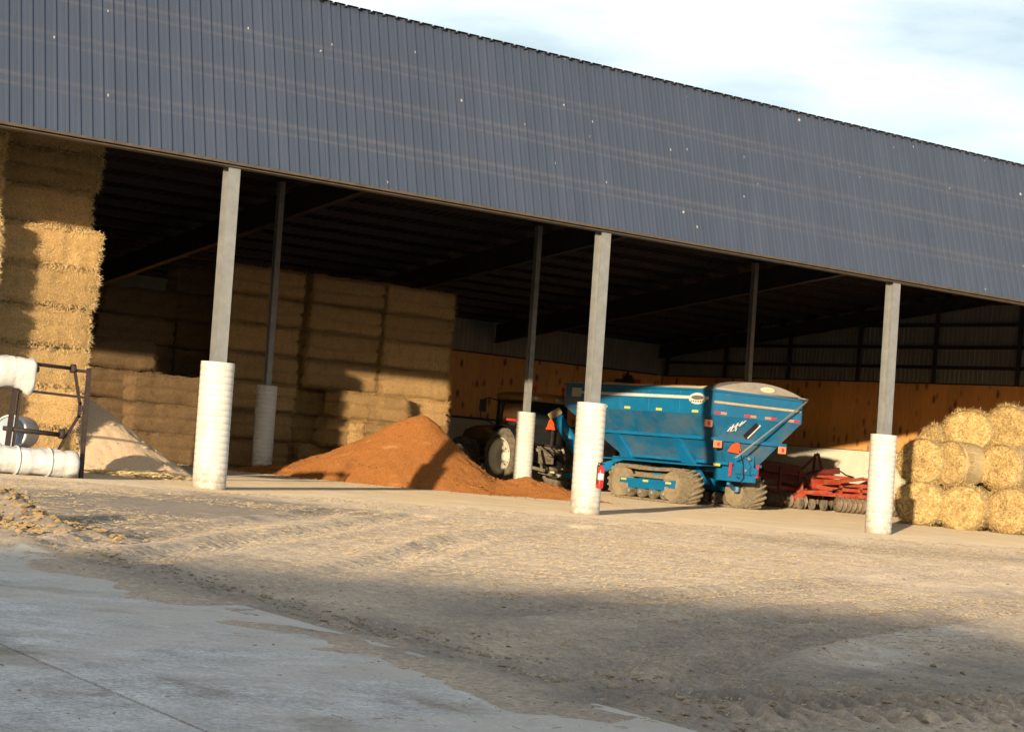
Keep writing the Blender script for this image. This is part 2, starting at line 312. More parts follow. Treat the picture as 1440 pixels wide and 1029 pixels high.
nzd = N.new('ShaderNodeTexNoise'); nzd.inputs['Scale'].default_value = .9; nzd.inputs['Detail'].default_value = 11; nzd.inputs['Roughness'].default_value = .72; L.new(geo.outputs['Position'], nzd.inputs['Vector'])
a1 = N.new('ShaderNodeMath'); L.new(ex_.outputs[0], a1.inputs[0]); L.new(nzd.outputs[0], a1.inputs[1])
a2 = N.new('ShaderNodeMath'); L.new(a1.outputs[0], a2.inputs[0]); L.new(ey_.outputs[0], a2.inputs[1])
dm_ = N.new('ShaderNodeMapRange'); dm_.inputs[1].default_value = .48; dm_.inputs[2].default_value = .70; dm_.inputs[4].default_value = .85; L.new(a2.outputs[0], dm_.inputs[0])
mxd = N.new('ShaderNodeMix'); mxd.data_type = 'RGBA'; nsp = N.new('ShaderNodeTexNoise'); nsp.inputs['Scale'].default_value = 34; nsp.inputs['Detail'].default_value = 8; nsp.inputs['Roughness'].default_value = .8; L.new(geo.outputs['Position'], nsp.inputs['Vector'])
msp = N.new('ShaderNodeMapRange'); msp.inputs[1].default_value = .40; msp.inputs[2].default_value = .60; msp.inputs[3].default_value = .62; msp.inputs[4].default_value = 1.22; L.new(nsp.outputs[0], msp.inputs[0])
hsp = N.new('ShaderNodeHueSaturation'); L.new(base, hsp.inputs['Color']); L.new(msp.outputs[0], hsp.inputs['Value']); base = hsp.outputs[0]
mxd.inputs[7].default_value = (.45,.415,.365,1); L.new(dm_.outputs[0], mxd.inputs[0]); L.new(base, mxd.inputs[6]); L.new(mxd.outputs[2], b.inputs['Base Color'])
floorm = M('concrete_floor', (.36,.295,.215), (.52,.435,.325), scale=.8, detail=9, nrough=.65, rough=.9, bump=.8, bscale=16, bdist=.03, dirt=(.47,.35,.20), dscale=.5, dlo=.45, dhi=.65, damt=.7)

# ------------------------------------------------------------------ ground
def vnoise(x, y, seed=0):
    def h(i, j):
        n = (i*374761393 + j*668265263 + seed*974634777) & 0xffffffff
        n = ((n ^ (n >> 13))*1274126177) & 0xffffffff
        return ((n ^ (n >> 16)) & 0xffff)/65535.0
    xi = np.floor(x).astype(np.int64); yi = np.floor(y).astype(np.int64); fx = x-xi; fy = y-yi
    fx = fx*fx*(3-2*fx); fy = fy*fy*(3-2*fy)
    a = h(xi, yi); b_ = h(xi+1, yi); c = h(xi, yi+1); d = h(xi+1, yi+1)
    return (a*(1-fx)+b_*fx)*(1-fy) + (c*(1-fx)+d*fx)*fy - .5
def fbm(x, y, sc, o=4, seed=0):
    t = 0; a = 1
    for i in range(o): t = t + a*vnoise(x*sc, y*sc, seed+i*7); sc *= 2.1; a *= .55
    return t
def segdist(x, y, pts):
    best = np.full(x.shape, 1e9); along = np.zeros(x.shape); sgn = np.zeros(x.shape); acc = 0
    for (x0, y0), (x1, y1) in zip(pts[:-1], pts[1:]):
        dx, dy = x1-x0, y1-y0; Ls = math.hypot(dx, dy)
        t = np.clip(((x-x0)*dx+(y-y0)*dy)/Ls**2, 0, 1); d = np.hypot(x-x0-t*dx, y-y0-t*dy)
        side = np.sign((x-x0)*dy-(y-y0)*dx)
        k = d < best; best[k] = d[k]; along[k] = (acc+t*Ls)[k]; sgn[k] = side[k]; acc += Ls
    return best, along, sgn
RUTS = [[(-9.6,-16.8),(-7.4,-14.3),(-4.7,-11.1),(0.2,-5.1)], [(-9.4,-18.2),(-7.1,-15.3),(-4.2,-12.0),(1.8,-5.2)],
        [(-8.6,-25.1),(-6.0,-22.7),(-3.4,-21.2),(2.3,-18.3),(9,-15.5)], [(-9,-24.3),(-5.8,-21.9),(-2.8,-20.1),(4.2,-16.7),(12,-13.5)],
        [(-9.2,-22.3),(-6.7,-20.4),(-4.1,-19.0),(2.1,-15.6),(12,-10.5)], [(-9.0,-20.2),(-5.5,-16.3),(-1,-11),(5,-5.5)], [(-5.5,-25.0),(-2.5,-23.6),(3,-21.2)]]
nr, nc = 640, 430
yy = -28.5 + (26.5+.0)*np.linspace(0, 1, nr)**1.25; yy = yy[:, None]*np.ones((1, nc))
tt = (yy+28.5)/27
x0 = -12.0 + 3.2*tt; x1 = 0.5 + 34*tt
xx = x0 + (x1-x0)*np.linspace(0, 1, nc)[None, :]
zz = -.030 + .035*fbm(xx, yy, .4, 3, 1) + .016*fbm(xx, yy, 1.8, 4, 11) + .018*fbm(xx, yy, 8, 4, 21)
for i, rt in enumerate(RUTS):
    d, al, sg = segdist(xx, yy, rt)
    for off in (0,):
        w = .26
        prof = -.038*np.exp(-(d/w)**4) + .030*np.exp(-((d-.42)/.13)**2)
        tread = .012*np.exp(-(d/w)**4)*np.sign(np.sin(2*math.pi*(al/.21 + sg*d*1.6)))
        zz += .85*(prof+tread)*(.55+.9*np.clip(fbm(xx, yy, .35, 2, 31+i)+.5, 0, 1))
# the fresh deep tread print near the lower right
d, al, sg = segdist(xx, yy, [(-8.7,-25.15),(-7.5,-25.30),(-6.3,-25.45),(-4.8,-25.6)])
k = np.exp(-(d/.46)**6); kt = k; lug = np.clip(np.sin(2*math.pi*(al/.19 + .9*d*sg))*1.6, -1, 1)
zz += k*(-.03 + .075*lug) + .05*np.exp(-((d-.45)/.14)**2)*(1+fbm(xx, yy, 3, 2, 5))
# rough shoulder of mud along the edge of the pad
edge = -9.32 + .16*fbm(xx*0, yy, .8, 3, 41)
e = xx-edge
zz += .042*np.exp(-((e-.25)/.3)**2)*np.clip(.7+1.6*fbm(xx, yy, 1.7, 3, 43), 0, 2)
pe = .006 + .060*(fbm(xx, yy, 1.5, 5, 51)+.20)*np.exp(e/.5) + .012*e
zz = np.where(e < -.25, pe, np.where(e < .25, pe*(.5-2*e)+np.maximum(zz, -.01)*(.5+2*e), zz))
# heap spot and ragged apron edge
zz += .26*np.exp(-(((xx+8.35)/.75)**2 + ((yy+12.6)/1.5)**2))*np.clip(.6+1.5*fbm(xx, yy, 2.2, 4, 61), 0, 1.6)
ap = -2.1 - 1.7*np.clip((xx-6)/8, 0, 1)
zz = np.where(yy <= ap, zz + .055*np.exp(-((yy-ap)/.7)**2), zz)
zz = np.where(yy > ap, np.minimum(zz+.055, .022 + .05*fbm(xx, yy, .9, 4, 71) - .10*(yy-ap)), zz)
wet_shade = np.zeros_like(zz)  # darkening mask: wet ruts and mud, plus a shadow painted on the left
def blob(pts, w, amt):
    global wet_shade
    d, _, _ = segdist(xx, yy, pts); wet_shade = np.maximum(wet_shade, amt*np.clip(1.3-d/w, 0, 1))
blob([(-8.6,-12.4),(-6.5,-9.4),(-3.4,-6.3),(-1.2,-4.8)], 2.2, 1.9)  # cast shadow across the left yard, painted by this band and the next
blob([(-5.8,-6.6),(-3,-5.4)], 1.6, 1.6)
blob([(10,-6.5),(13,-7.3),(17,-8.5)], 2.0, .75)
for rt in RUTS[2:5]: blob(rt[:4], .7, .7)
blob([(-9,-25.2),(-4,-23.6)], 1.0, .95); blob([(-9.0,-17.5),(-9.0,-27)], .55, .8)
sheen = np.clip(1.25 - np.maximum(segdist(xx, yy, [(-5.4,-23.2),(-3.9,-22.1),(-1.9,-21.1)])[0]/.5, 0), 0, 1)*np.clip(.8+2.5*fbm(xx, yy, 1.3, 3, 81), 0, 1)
wet_shade = np.maximum(wet_shade, .5*sheen)
wet_shade = np.maximum(wet_shade, kt*np.clip(.5-1.5*lug, 0, 1)*1.3)
zz -= .012*sheen
def grid_mesh(name, X, Y, Z, mat, attrs={}):
    r_, c_ = X.shape; co = np.stack([X, Y, Z], -1).reshape(-1, 3).astype(np.float32)
    i = np.arange((r_-1)*(c_-1)); a = (i//(c_-1))*c_ + i % (c_-1)
    q = np.stack([a, a+1, a+c_+1, a+c_], -1).astype(np.int32)
    me = bpy.data.meshes.new(name); me.vertices.add(len(co)); me.vertices.foreach_set('co', co.ravel())
    me.loops.add(q.size); me.loops.foreach_set('vertex_index', q.ravel()); me.polygons.add(len(q))
    me.polygons.foreach_set('loop_start', np.arange(0, q.size, 4, dtype=np.int32)); me.polygons.foreach_set('use_smooth', np.ones(len(q), bool))
    me.update(calc_edges=True); me.validate()
    for k_, v in attrs.items():
        at = me.attributes.new(k_, 'FLOAT', 'POINT'); at.data.foreach_set('value', v.ravel().astype(np.float32))
    me.materials.append(mat); return me
tag(link('yard', grid_mesh('yard', xx, yy, zz, dirtm, {'wetness_shade': wet_shade, 'sheen': sheen})), 'rutted tan dirt yard littered with straw in front of the shed', kind='structure')
gm = MB(); gm.add([(-1500,-1500,-.16),(1500,-1500,-.16),(1500,1500,-.16),(-1500,1500,-.16)], [(0,1,2,3)])
tag(gm.build('ground', dirtm), 'bare dirt ground running out beyond the yard', kind='structure')
for xa_, xb_, dz_ in ((-30.0,-11.93,0),(-11.915,-9.32,.004)):
    pm_ = MB(); pm_.box(((xa_+xb_)/2, -24, -.075+dz_), (xb_-xa_, 32, .15)); po = pm_.build('concrete_pad', padm)
    tag(po, 'grey concrete pad in the near left foreground' if xa_ < -20 else 'narrow concrete pad strip along the muddy edge', kind='structure')
fm = MB(); fm.add([(-20,-2.2,.0),(6.5,-2.2,.0),(14,-3.8,.0),(38,-3.8,.0),(38,33,.0),(-20,33,.0),(-20,-2.2,-.14),(6.5,-2.2,-.14),(14,-3.8,-.14),(38,-3.8,-.14),(38,33,-.14),(-20,33,-.14)],
                  [(0,1,2,3,4,5),(0,6,7,1),(1,7,8,2),(2,8,9,3),(3,9,10,4),(5,11,6,0)])
tag(fm.build('concrete_floor', floorm), 'dusty concrete floor and apron of the shed', kind='structure')

# ------------------------------------------------------------------ the shed
shed = thing('machine_shed', (0,0,0), 0, 'long open-fronted farm shed with deep blue-grey ribbed metal front above a dark interior', 'shed')
TL = R(17); FY0, FZ0, FLEN = -.22, 6.38, 4.02
SW = .9144; XL, XR = -18.288, 36.576
def sheet_mesh(name, Lh, mat, rib=.025, nmaj=4, minor=True, w=SW, overlap=True):
    pts = []; stp = w/nmaj
    for k in range(nmaj):
        x = k*stp
        pts += [(x, 0), (x+.012, -rib), (x+.046, -rib), (x+.058, 0)]
        if minor:
            for q in (.38, .68): pts += [(x+stp*q-.012, 0), (x+stp*q-.006, -rib*.05), (x+stp*q+.006, -rib*.05), (x+stp*q+.012, 0)]
    pts += [(w-.002, 0)]
    vs = [(x, y, 0) for x, y in pts] + [(x, y, Lh) for x, y in pts]; n = len(pts)
    m = MB(); m.add(vs, [(i, i+1, n+i+1, n+i) for i in range(n-1)])
    if overlap: m.add([(w-.03,.004,0),(w+.03,.004,0),(w+.03,.004,Lh),(w-.03,.004,Lh)], [(0,1,2,3)])
    return m.mesh(name, mat, fix=False)
fsm = sheet_mesh('front_sheet', FLEN, fas, rib=.036)
ns = int(round((XR-XL)/SW))
for i in range(ns):
    link('front_sheet', fsm, parent=shed, loc=(XL+i*SW, FY0 + .0015*(i % 2), FZ0 + .004*random.uniform(-1,1)), rot=(-TL, 0, 0))
# roof sheets falling to the back; their ribbed ends show along the top of the front
RY0, RZ0 = FY0+FLEN*math.sin(TL)-.10, FZ0+FLEN*math.cos(TL)+.015
RLEN = 33.4; RS = math.atan(.113)
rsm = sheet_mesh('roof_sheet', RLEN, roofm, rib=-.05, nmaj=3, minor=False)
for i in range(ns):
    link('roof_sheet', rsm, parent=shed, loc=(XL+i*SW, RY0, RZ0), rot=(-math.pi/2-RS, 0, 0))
def deck(y): return RZ0 - .113*(y-RY0)
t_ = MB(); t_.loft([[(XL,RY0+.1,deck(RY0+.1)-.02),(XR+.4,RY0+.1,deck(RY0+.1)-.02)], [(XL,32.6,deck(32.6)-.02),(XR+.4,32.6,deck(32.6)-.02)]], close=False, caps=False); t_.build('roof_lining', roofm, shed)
t_ = MB(); t_.box(((XL+XR)/2, RY0+.16, RZ0-.055), (XR-XL, .03, .04)); t_.build('ridge_trim', roofm, shed)
t_ = MB(); t_.box(((XL+XR)/2, FY0-.010, FZ0-.015), (XR-XL, .05, .05)); t_.box(((XL+XR)/2, FY0+.09, FZ0-.075), (XR-XL, .18, .02)); t_.build('eave_trim', trimm, shed)
t_ = MB(); t_.box(((XL+XR)/2, .12, 6.42), (XR-XL, .22, .2)); t_.build('eave_beam', dark_steel, shed)
SH = .0259
def post(x, y, H, w, sl_r, name='post', mat=steel):
    m = MB(); tf = .02; 
    for (c, d) in (((0,-w/2,0),(w,tf)), ((0,w/2,0),(w,tf)), ((0,0,0),(tf,w-tf))):
        hx, hy = d[0]/2, d[1]/2
        m.loft([[(c[0]+sx*hx-SH*z, c[1]+sy*hy, z) for sx, sy in ((-1,-1),(1,-1),(1,1),(-1,1))] for z in (0, H)])
    p = m.build(name, mat, shed, loc=(x, y, 0))
    prof = []
    z = 0; k = 0
    while z < 2.40:
        dz = .128 + .012*math.sin(k*2.1); prof += [(sl_r-.007, z), (sl_r, z+.008), (sl_r+.001, z+dz-.012), (sl_r-.007, z+dz-.002)]; z += dz; k += 1
    prof += [(sl_r, z+.01), (sl_r, z+.04), (sl_r-.03, z+.045), (sl_r-.035, z-.05), (.02, z-.05)]
    s_ = MB(); s_.lathe(prof, n=32, shear=SH); s_.build('culvert_sleeve', plastic_w, p)
    return p
BAY = 9.144
for x in (0, BAY, 2*BAY, 3*BAY): post(x, 0, 6.34, .25, .33)
for x in (8.57, 8.57+BAY, 8.57+2*BAY): post(x, 15.08, 8.40, .17, .30, 'inner_post', M('inner_post_steel', (.20,.20,.19), (.28,.28,.26), scale=4, rough=.5) if x < 9 else bpy.data.materials['inner_post_steel'])
def lowr(y): return 9.3 - .113*y
for k in range(-2, 5):
    x = k*BAY
    if k == 4: x -= .25
    dp = .0 if k < 4 else .25
    out = [(.02,6.34),(.34,6.34),(.9,lowr(.9)-.5),(2.4,lowr(2.4)+dp),(32.2,lowr(32.2)+dp),(32.2,deck(32.2)-.26),(1.15,deck(1.15)-.26)]
    m = MB(); m.loft([[(x-.012, y, z) for y, z in out], [(x+.012, y, z) for y, z in out]])
    lo_ = [(.34,6.34),(.9,lowr(.9)-.5),(2.4,lowr(2.4)+dp),(32.2,lowr(32.2)+dp)]
    for a, b_ in zip(lo_[:-1], lo_[1:]): m.bar((x,*a), (x,*b_), .22, .02)
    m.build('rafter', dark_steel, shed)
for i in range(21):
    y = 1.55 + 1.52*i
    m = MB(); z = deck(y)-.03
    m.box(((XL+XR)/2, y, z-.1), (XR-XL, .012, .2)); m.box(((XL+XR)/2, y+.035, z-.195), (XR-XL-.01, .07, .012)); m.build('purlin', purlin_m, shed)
# end wall (x = 36.6) and back wall (y = 32.3)
XE = 36.50
for i in range(26):
    m = MB(); m.box((0,0,0), (.018, 1.213, 2.69)); 
    if i == 0: plm = m.mesh('plywood_sheet', ply)
    link('plywood_sheet', plm, parent=shed, loc=(XE+.03+random.uniform(-.004,.004), 31.5-i*1.22, 2.42+1.345))
for i in range(22):
    if i == 0: m = MB(); m.box((0,0,0), (1.213, .018, 2.69)); plb = m.mesh('plywood_sheet', ply)
    link('plywood_sheet', plb, parent=shed, loc=(XE-.7-i*1.22, 32.05+random.uniform(-.004,.004), 2.42+1.345))
m = MB(); m.box((-5, 32.06, 3.76), (31, .03, 2.69)); m.build('wall_board', ply, shed)
for i in range(5):
    m = MB(); m.box((XE+.02, 28.75-i*6.5, 1.2), (.2, 6.49, 2.4)); m.build('concrete_wall', conc, shed)
m = MB(); m.box((9.1, 32.1, 1.2), (54.6, .2, 2.4)); m.build('back_concrete_wall', conc, shed)
sm1 = sheet_mesh('wall_sheet', 1.0, sid, rib=.02, nmaj=4, minor=False)
for i in range(35):
    y = .6+i*SW; o = link('wall_sheet', sm1, parent=shed, loc=(XE+.26, y+SW, 5.05), rot=(0,0,-math.pi/2)); o.scale = (1,1, deck(y+SW*.5)-5.05-.02)
for i in range(26):
    o = link('wall_sheet', sm1, parent=shed, loc=(XE-i*SW-SW, 32.3, 5.05)); o.scale = (1,1, deck(32.3)-5.05-.02)
m = MB(); m.box((9, 32.36, 3.7), (56, .04, 6.6)); m.build('back_siding', sid, shed)
m = MB(); m.box((9, 32.0, 2.39), (54.8, .1, .10)); m.box((XE+.06, 16, 2.39), (.1, 31.8, .08)); m.build('wall_flashing', purlin_m, shed)
m = MB(); m.loft([[(XE+.4,.2,0),(XE+.4,32.5,0),(XE+.4,32.5,deck(32.5)-.01),(XE+.4,1.0,deck(1.0)-.01)], [(XE+.43,.2,0),(XE+.43,32.5,0),(XE+.43,32.5,deck(32.5)-.01),(XE+.43,1.0,deck(1.0)-.01)]]); m.build('outer_cladding', fas, shed)
m = MB(); m.box((XL-.05, 16.6, 4.0), (.06, 31.4, 8.0)); m.build('added_left_wall', fas, shed)  # unseen end wall, added to keep the sun out and the interior dark
for n_, y in enumerate([31.95-4.03*k for k in range(8)]):
    m = MB(); x = XE+.14; m.box((x-.07, y, 7), (.015, .2, 4.0 - .3*0)); m.box((x, y, 7), (.13, .015, 4.0)); 
    hgt = deck(y)-.4
    m = MB(); m.box((x-.075, y, (hgt+2.4)/2), (.015, .19, hgt-2.4)); m.box((x, y, (hgt+2.4)/2), (.13, .015, hgt-2.4)); m.build('wall_post', dark_steel, shed)
for zg in (5.12, 5.76, 6.52, 7.36, 8.15):
    ymax = min(32.0, (RZ0-.25-zg)/.113+RY0 )
    m = MB(); m.box((XE+.20, ymax/2+.2, zg), (.09, ymax-.5, .13 if zg > 5.2 else .09)); m.build('girt', purlin_m, shed)
m = MB(); m.box((9, 32.18, 5.13), (54.5, .1, .1)); m.build('girt', purlin_m, shed)

# neighbouring building behind the viewer: its roof edge throws the evening shade over the foreground
nb = thing('neighbouring_barn', (-38.1,-52.7,0), math.atan2(.43,-.9), 'low grey farm barn standing across the yard behind the viewer', 'barn')
m = MB(); m.box((21, 7, 2.9), (42, 14, 5.8)); m.build('wall', sid, nb)
m = MB(); m.loft([[(-.2,-.3,6.02),(-.2,14.3,6.02),(-.2,14.3,5.8),(-.2,-.3,5.8)], [(42.2,-.3,6.02),(42.2,14.3,6.02),(42.2,14.3,5.8),(42.2,-.3,5.8)]]); m.build('roof', fas, nb)
m = MB(); m.box((12,-.04,2), (4,.06,4)); m.build('door', white_p, nb)

# ------------------------------------------------------------------ straw bales
def fibres(mb, pts, nrm, n, lmin, lmax, w=.009, out=.5):
    idx = rng.integers(0, len(pts), n)
    for i in idx:
        p = Vector(pts[i]); nn = Vector(nrm[i])
        t = Vector(rng.normal(size=3)); t = (t - nn*t.dot(nn)).normalized()
        d = (t*(1-out) + nn*out*rng.uniform(.2,1.3)).normalized(); l = rng.uniform(lmin, lmax)
        s_ = d.cross(Vector(rng.normal(size=3))).normalized()*w*.5
        p = p + Vector(rng.normal(size=3))*.02 - nn*.015
        e_ = p + d*l + Vector((0,0,-.15*l*rng.uniform()))
        mb.add([p-s_, p+s_, e_+s_*.5, e_-s_*.5], [(0,1,2,3)])
def square_bale(name, mat, seed, L_=2.42, D_=.95, H_=.86, fib=500, fl=(.06,.20), crease=.05):
    mb = MB(); rad = .10; pts = []; nrm = []
    hx, hy, hz = L_/2, D_/2, H_/2
    def shape(u, axis, sgn, other):
        pass
    def face(axis, sgn, na, nb_):
        base = len(mb.v); vs = []
        ax = [0,1,2]; ax.remove(axis); hh = (hx, hy, hz)
        for i in range(na+1):
            for j in range(nb_+1):
                p = [0,0,0]; p[axis] = sgn*hh[axis]; p[ax[0]] = (2*i/na-1)*hh[ax[0]]; p[ax[1]] = (2*j/nb_-1)*hh[ax[1]]
                q = Vector([max(-hh[k]+rad, min(hh[k]-rad, p[k])) for k in range(3)]); d = Vector(p)-q
                nn = d.normalized(); v = q + nn*rad
                nz_ = mn.noise(v*2.2+Vector((seed*9.1,0,0)))*.045 + mn.noise(v*7+Vector((seed*3.3,5,0)))*.022
                nz_ += .02*mn.noise(Vector((v.x*5.5+seed, v.y*.5, 3.3)))          # flakes along the length
                cr_ = -crease*math.exp(-((v.z-.025*math.sin(v.x*2+seed))/.05)**2) if abs(nn.z) < .8 else 0
                bul = -.05*(v.z/hz)**4 - .02*(v.z/hz)**2 if abs(nn.z) < .9 else 0
                v2 = v + nn*(nz_+cr_+bul); vs.append(v2); pts.append(v2); nrm.append(nn)
        fs = [(i*(nb_+1)+j, (i+1)*(nb_+1)+j, (i+1)*(nb_+1)+j+1, i*(nb_+1)+j+1) for i in range(na) for j in range(nb_)]
        if sgn*(1 if axis != 1 else -1) < 0: fs = [f[::-1] for f in fs]
        mb.add(vs, fs, True)
    face(1,-1,30,18); face(1,1,16,8); face(0,-1,12,18); face(0,1,12,18); face(2,-1,16,6); face(2,1,24,8)
    nf = len(mb.f)
    k = [i for i in range(len(pts)) if nrm[i].y < .3]
    edge_ = [i for i in k if max(abs(nrm[i].x), abs(nrm[i].y), abs(nrm[i].z)) < .97]
    fibres(mb, [pts[i] for i in k], [nrm[i] for i in k], fib, *fl, out=.25)
    if edge_: fibres(mb, [pts[i] for i in edge_], [nrm[i] for i in edge_], fib, *fl, out=.6)
    me = mb.mesh(name, mat, fix=False); me.materials.append(fibre_mat if mat is straw else mat)
    mi = np.zeros(len(mb.f), np.int32); mi[nf:] = 1; me.polygons.foreach_set('material_index', mi)
    return me
near_m = [square_bale('straw_bale', straw, s, fib=2000, fl=(.04,.15)) for s in (1,2,3)]
far_m = [square_bale('straw_bale', shaded_straw, s, fib=900, L_=2.52, crease=.10) for s in (4,5,6)]
deep_shade_m = [square_bale('straw_bale', deep_shade_straw, s, fib=250, L_=2.5, crease=.09) for s in (7,8)]
ORD = ['lowest','second','third','fourth','fifth','sixth','seventh','eighth','topmost']
def stack(cx, fy, n, meshes, desc, group, dz=.86, ys=1.0, skip=0, jit=.05, offs={}, z0=0.0, D_=.95):
    for i in range(n):
        me = meshes[(i*2+int(cx*3)) % len(meshes)]
        ox, oy = offs.get(i, (0,0))
        o = link('straw_bale', me, loc=(cx+random.uniform(-jit,jit)+ox, fy+D_/2+random.uniform(-jit,jit)*.8+oy, z0+dz*i+dz/2), rot=(random.uniform(-.012,.012), random.uniform(-.012,.012), random.uniform(-.03,.03)))
        o.scale.y = ys
        w = ORD[i] if i < n-1 else 'topmost'
        tag(o, f'{w} straw bale{" up" if 0 < i < n-1 else ""} in {desc}', 'straw bale', group)
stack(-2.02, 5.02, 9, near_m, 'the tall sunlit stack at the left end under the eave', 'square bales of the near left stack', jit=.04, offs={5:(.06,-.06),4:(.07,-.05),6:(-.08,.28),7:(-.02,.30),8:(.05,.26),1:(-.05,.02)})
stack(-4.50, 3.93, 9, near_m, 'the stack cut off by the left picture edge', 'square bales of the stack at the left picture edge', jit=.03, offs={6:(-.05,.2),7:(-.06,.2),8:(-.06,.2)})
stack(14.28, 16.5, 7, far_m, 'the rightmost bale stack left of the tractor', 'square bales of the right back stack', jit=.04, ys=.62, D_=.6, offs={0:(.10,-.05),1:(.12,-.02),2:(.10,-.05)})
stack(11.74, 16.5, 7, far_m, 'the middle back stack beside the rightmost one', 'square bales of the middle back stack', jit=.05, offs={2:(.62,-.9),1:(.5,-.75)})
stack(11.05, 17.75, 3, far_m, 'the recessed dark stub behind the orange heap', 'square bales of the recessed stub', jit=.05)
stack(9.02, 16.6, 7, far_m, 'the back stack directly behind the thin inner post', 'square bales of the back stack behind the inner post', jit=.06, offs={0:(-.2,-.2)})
stack(8.9, 20.1, 7, deep_shade_m, 'the deep dark stack seen just left of the inner post', 'square bales of the deep dark stack', jit=.05)
stack(6.45, 20.0, 6, deep_shade_m, 'the dim recessed stack right of the near straw stack', 'square bales of the dim recessed stack', jit=.08)
stack(3.9, 20.2, 6, deep_shade_m, 'the dim stack half hidden behind the near straw stack', 'square bales of the half hidden stack', jit=.08)
stack(5.15, 17.6, 4, deep_shade_m, 'the stepped dim pile above the tan feed', 'square bales of the stepped dim pile', jit=.16, dz=.86, offs={3:(-.2,-.1),2:(.1,0)})
stack(5.95, 15.6, 3, deep_shade_m, 'the low brown stack beside the first post', 'square bales of the low brown stack', jit=.06, dz=.82)
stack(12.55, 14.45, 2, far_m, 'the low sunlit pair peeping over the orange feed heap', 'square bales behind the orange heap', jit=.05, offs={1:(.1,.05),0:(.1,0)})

def round_bale_meshes(seed, rad=.745, Ln=1.25):
    mb = MB(); pts = []; nrm = []
    nr_, na = 14, 48
    for sgn in (-1, 1):
        vs = []; 
        for i in range(nr_+1):
            rr = rad*i/nr_
            for k in range(na):
                t = 2*math.pi*k/na; wob = 1+.05*mn.noise(Vector((math.cos(t)*1.2, math.sin(t)*1.2, seed*2.7))); y, z = rr*math.cos(t)*wob, rr*math.sin(t)*wob*.97
                sp_ = .022*math.sin(i*2.4 + t*1.0 + seed) + .05*mn.noise(Vector((y*4, z*4, seed*5.1))) + .035*mn.noise(Vector((y*11, z*11, seed)))
                edge_d = -.17*(i/nr_)**6
                x = sgn*(Ln/2 + sp_ + edge_d); vs.append(Vector((x, y, z))); pts.append(Vector((x,y,z))); nrm.append(Vector((sgn,0,0)))
        fs = [(i*na+k, i*na+(k+1) % na, (i+1)*na+(k+1) % na, (i+1)*na+k) for i in range(nr_) for k in range(na)]
        if sgn < 0: fs = [f[::-1] for f in fs]
        mb.add(vs, fs, True)
    nf = len(mb.f); kk = [i for i in range(len(pts)) if nrm[i].x < 0]
    fibres(mb, [pts[i] for i in kk], [nrm[i] for i in kk], 1500, .06, .20, w=.013, out=.22)
    rim = [i for i in kk if math.hypot(pts[i].y, pts[i].z) > rad*.92]
    fibres(mb, [pts[i] for i in rim], [Vector((-.4, pts[i].y, pts[i].z)).normalized() for i in rim], 900, .07, .24, w=.012, out=.45)
    core = mb.mesh('straw_core', round_straw, fix=False); core.materials.append(fibre_mat); core.materials.append(round_straw)
    mi = np.zeros(len(mb.f), np.int32); mi[nf:] = np.where(rng.random(len(mb.f)-nf) < .25, 1, 2); core.polygons.foreach_set('material_index', mi)
    nb_ = MB(); vs = []; nx_ = 14
    for i in range(nx_+1):
        x = -Ln/2+.03 + (Ln-.06)*i/nx_
        for k in range(na):
            t = 2*math.pi*k/na; v = Vector((x, rad*math.cos(t), rad*math.sin(t)))
            rr = rad*(1+.05*mn.noise(Vector((math.cos(t)*1.2, math.sin(t)*1.2, seed*2.7)))) + .004 + .022*mn.noise(v*2.3+Vector((seed,0,0))) + .008*mn.noise(v*8) - .03*(max(0, abs(2*i/nx_-1)-.8)/.2)**2
            vs.append((x, rr*math.cos(t), rr*math.sin(t)*.97))
    nb_.add(vs, [(i*na+k, i*na+(k+1) % na, (i+1)*na+(k+1) % na, (i+1)*na+k) for i in range(nx_) for k in range(na)], True)
    nfn = len(nb_.f)
    P_ = [Vector(v) for v in vs]; NN = [Vector((0,v[1],v[2])).normalized() for v in vs]
    fibres(nb_, P_, NN, 350, .04, .12, w=.008, out=.12)
    net = nb_.mesh('net_wrap', netm, fix=False); net.materials.append(fibre_mat)
    mi = np.zeros(len(nb_.f), np.int32); mi[nfn:] = 1; net.polygons.foreach_set('material_index', mi)
    return core, net
rbm = [round_bale_meshes(s) for s in (1.3, 2.7, 4.1)]
RAX = math.atan2(.27, .96)
RB = [((28.55,8.60,.70), 'bottom round bale at the left end of the pile, striped by the post shadow'),
      ((29.31,7.40,.70), 'second bottom round bale from the white post end of the pile'),
      ((30.07,6.20,.70), 'third bottom round bale from the white post end of the pile'),
      ((30.85,5.00,.70), 'bottom round bale cut by the right picture edge'),
      ((28.62,8.66,2.02), 'round bale in the middle layer at the left end, dark post shadow down its face'),
      ((29.12,7.72,2.06), 'middle-layer round bale just right of the shadowed one'),
      ((30.00,6.42,2.06), 'middle-layer round bale under the gap between the two topmost bales'),
      ((30.86,5.10,2.03), 'middle-layer round bale at the right picture edge'),
      ((30.05,8.15,3.16), 'topmost round bale on the left, seen against the plywood'),
      ((30.62,7.00,3.30), 'topmost round bale on the right, seen against the plywood'),
      ((30.05,9.35,2.62), 'greyish round bale lying sideways tucked behind the middle layer'),
      ((30.1,9.5,.70), 'hidden bottom round bale in the second row behind the left end'),
      ((30.9,8.3,.70), 'hidden bottom round bale in the second row behind the middle'),
      ((31.2,8.1,1.95), 'round bale of the second row carrying the topmost ones')]
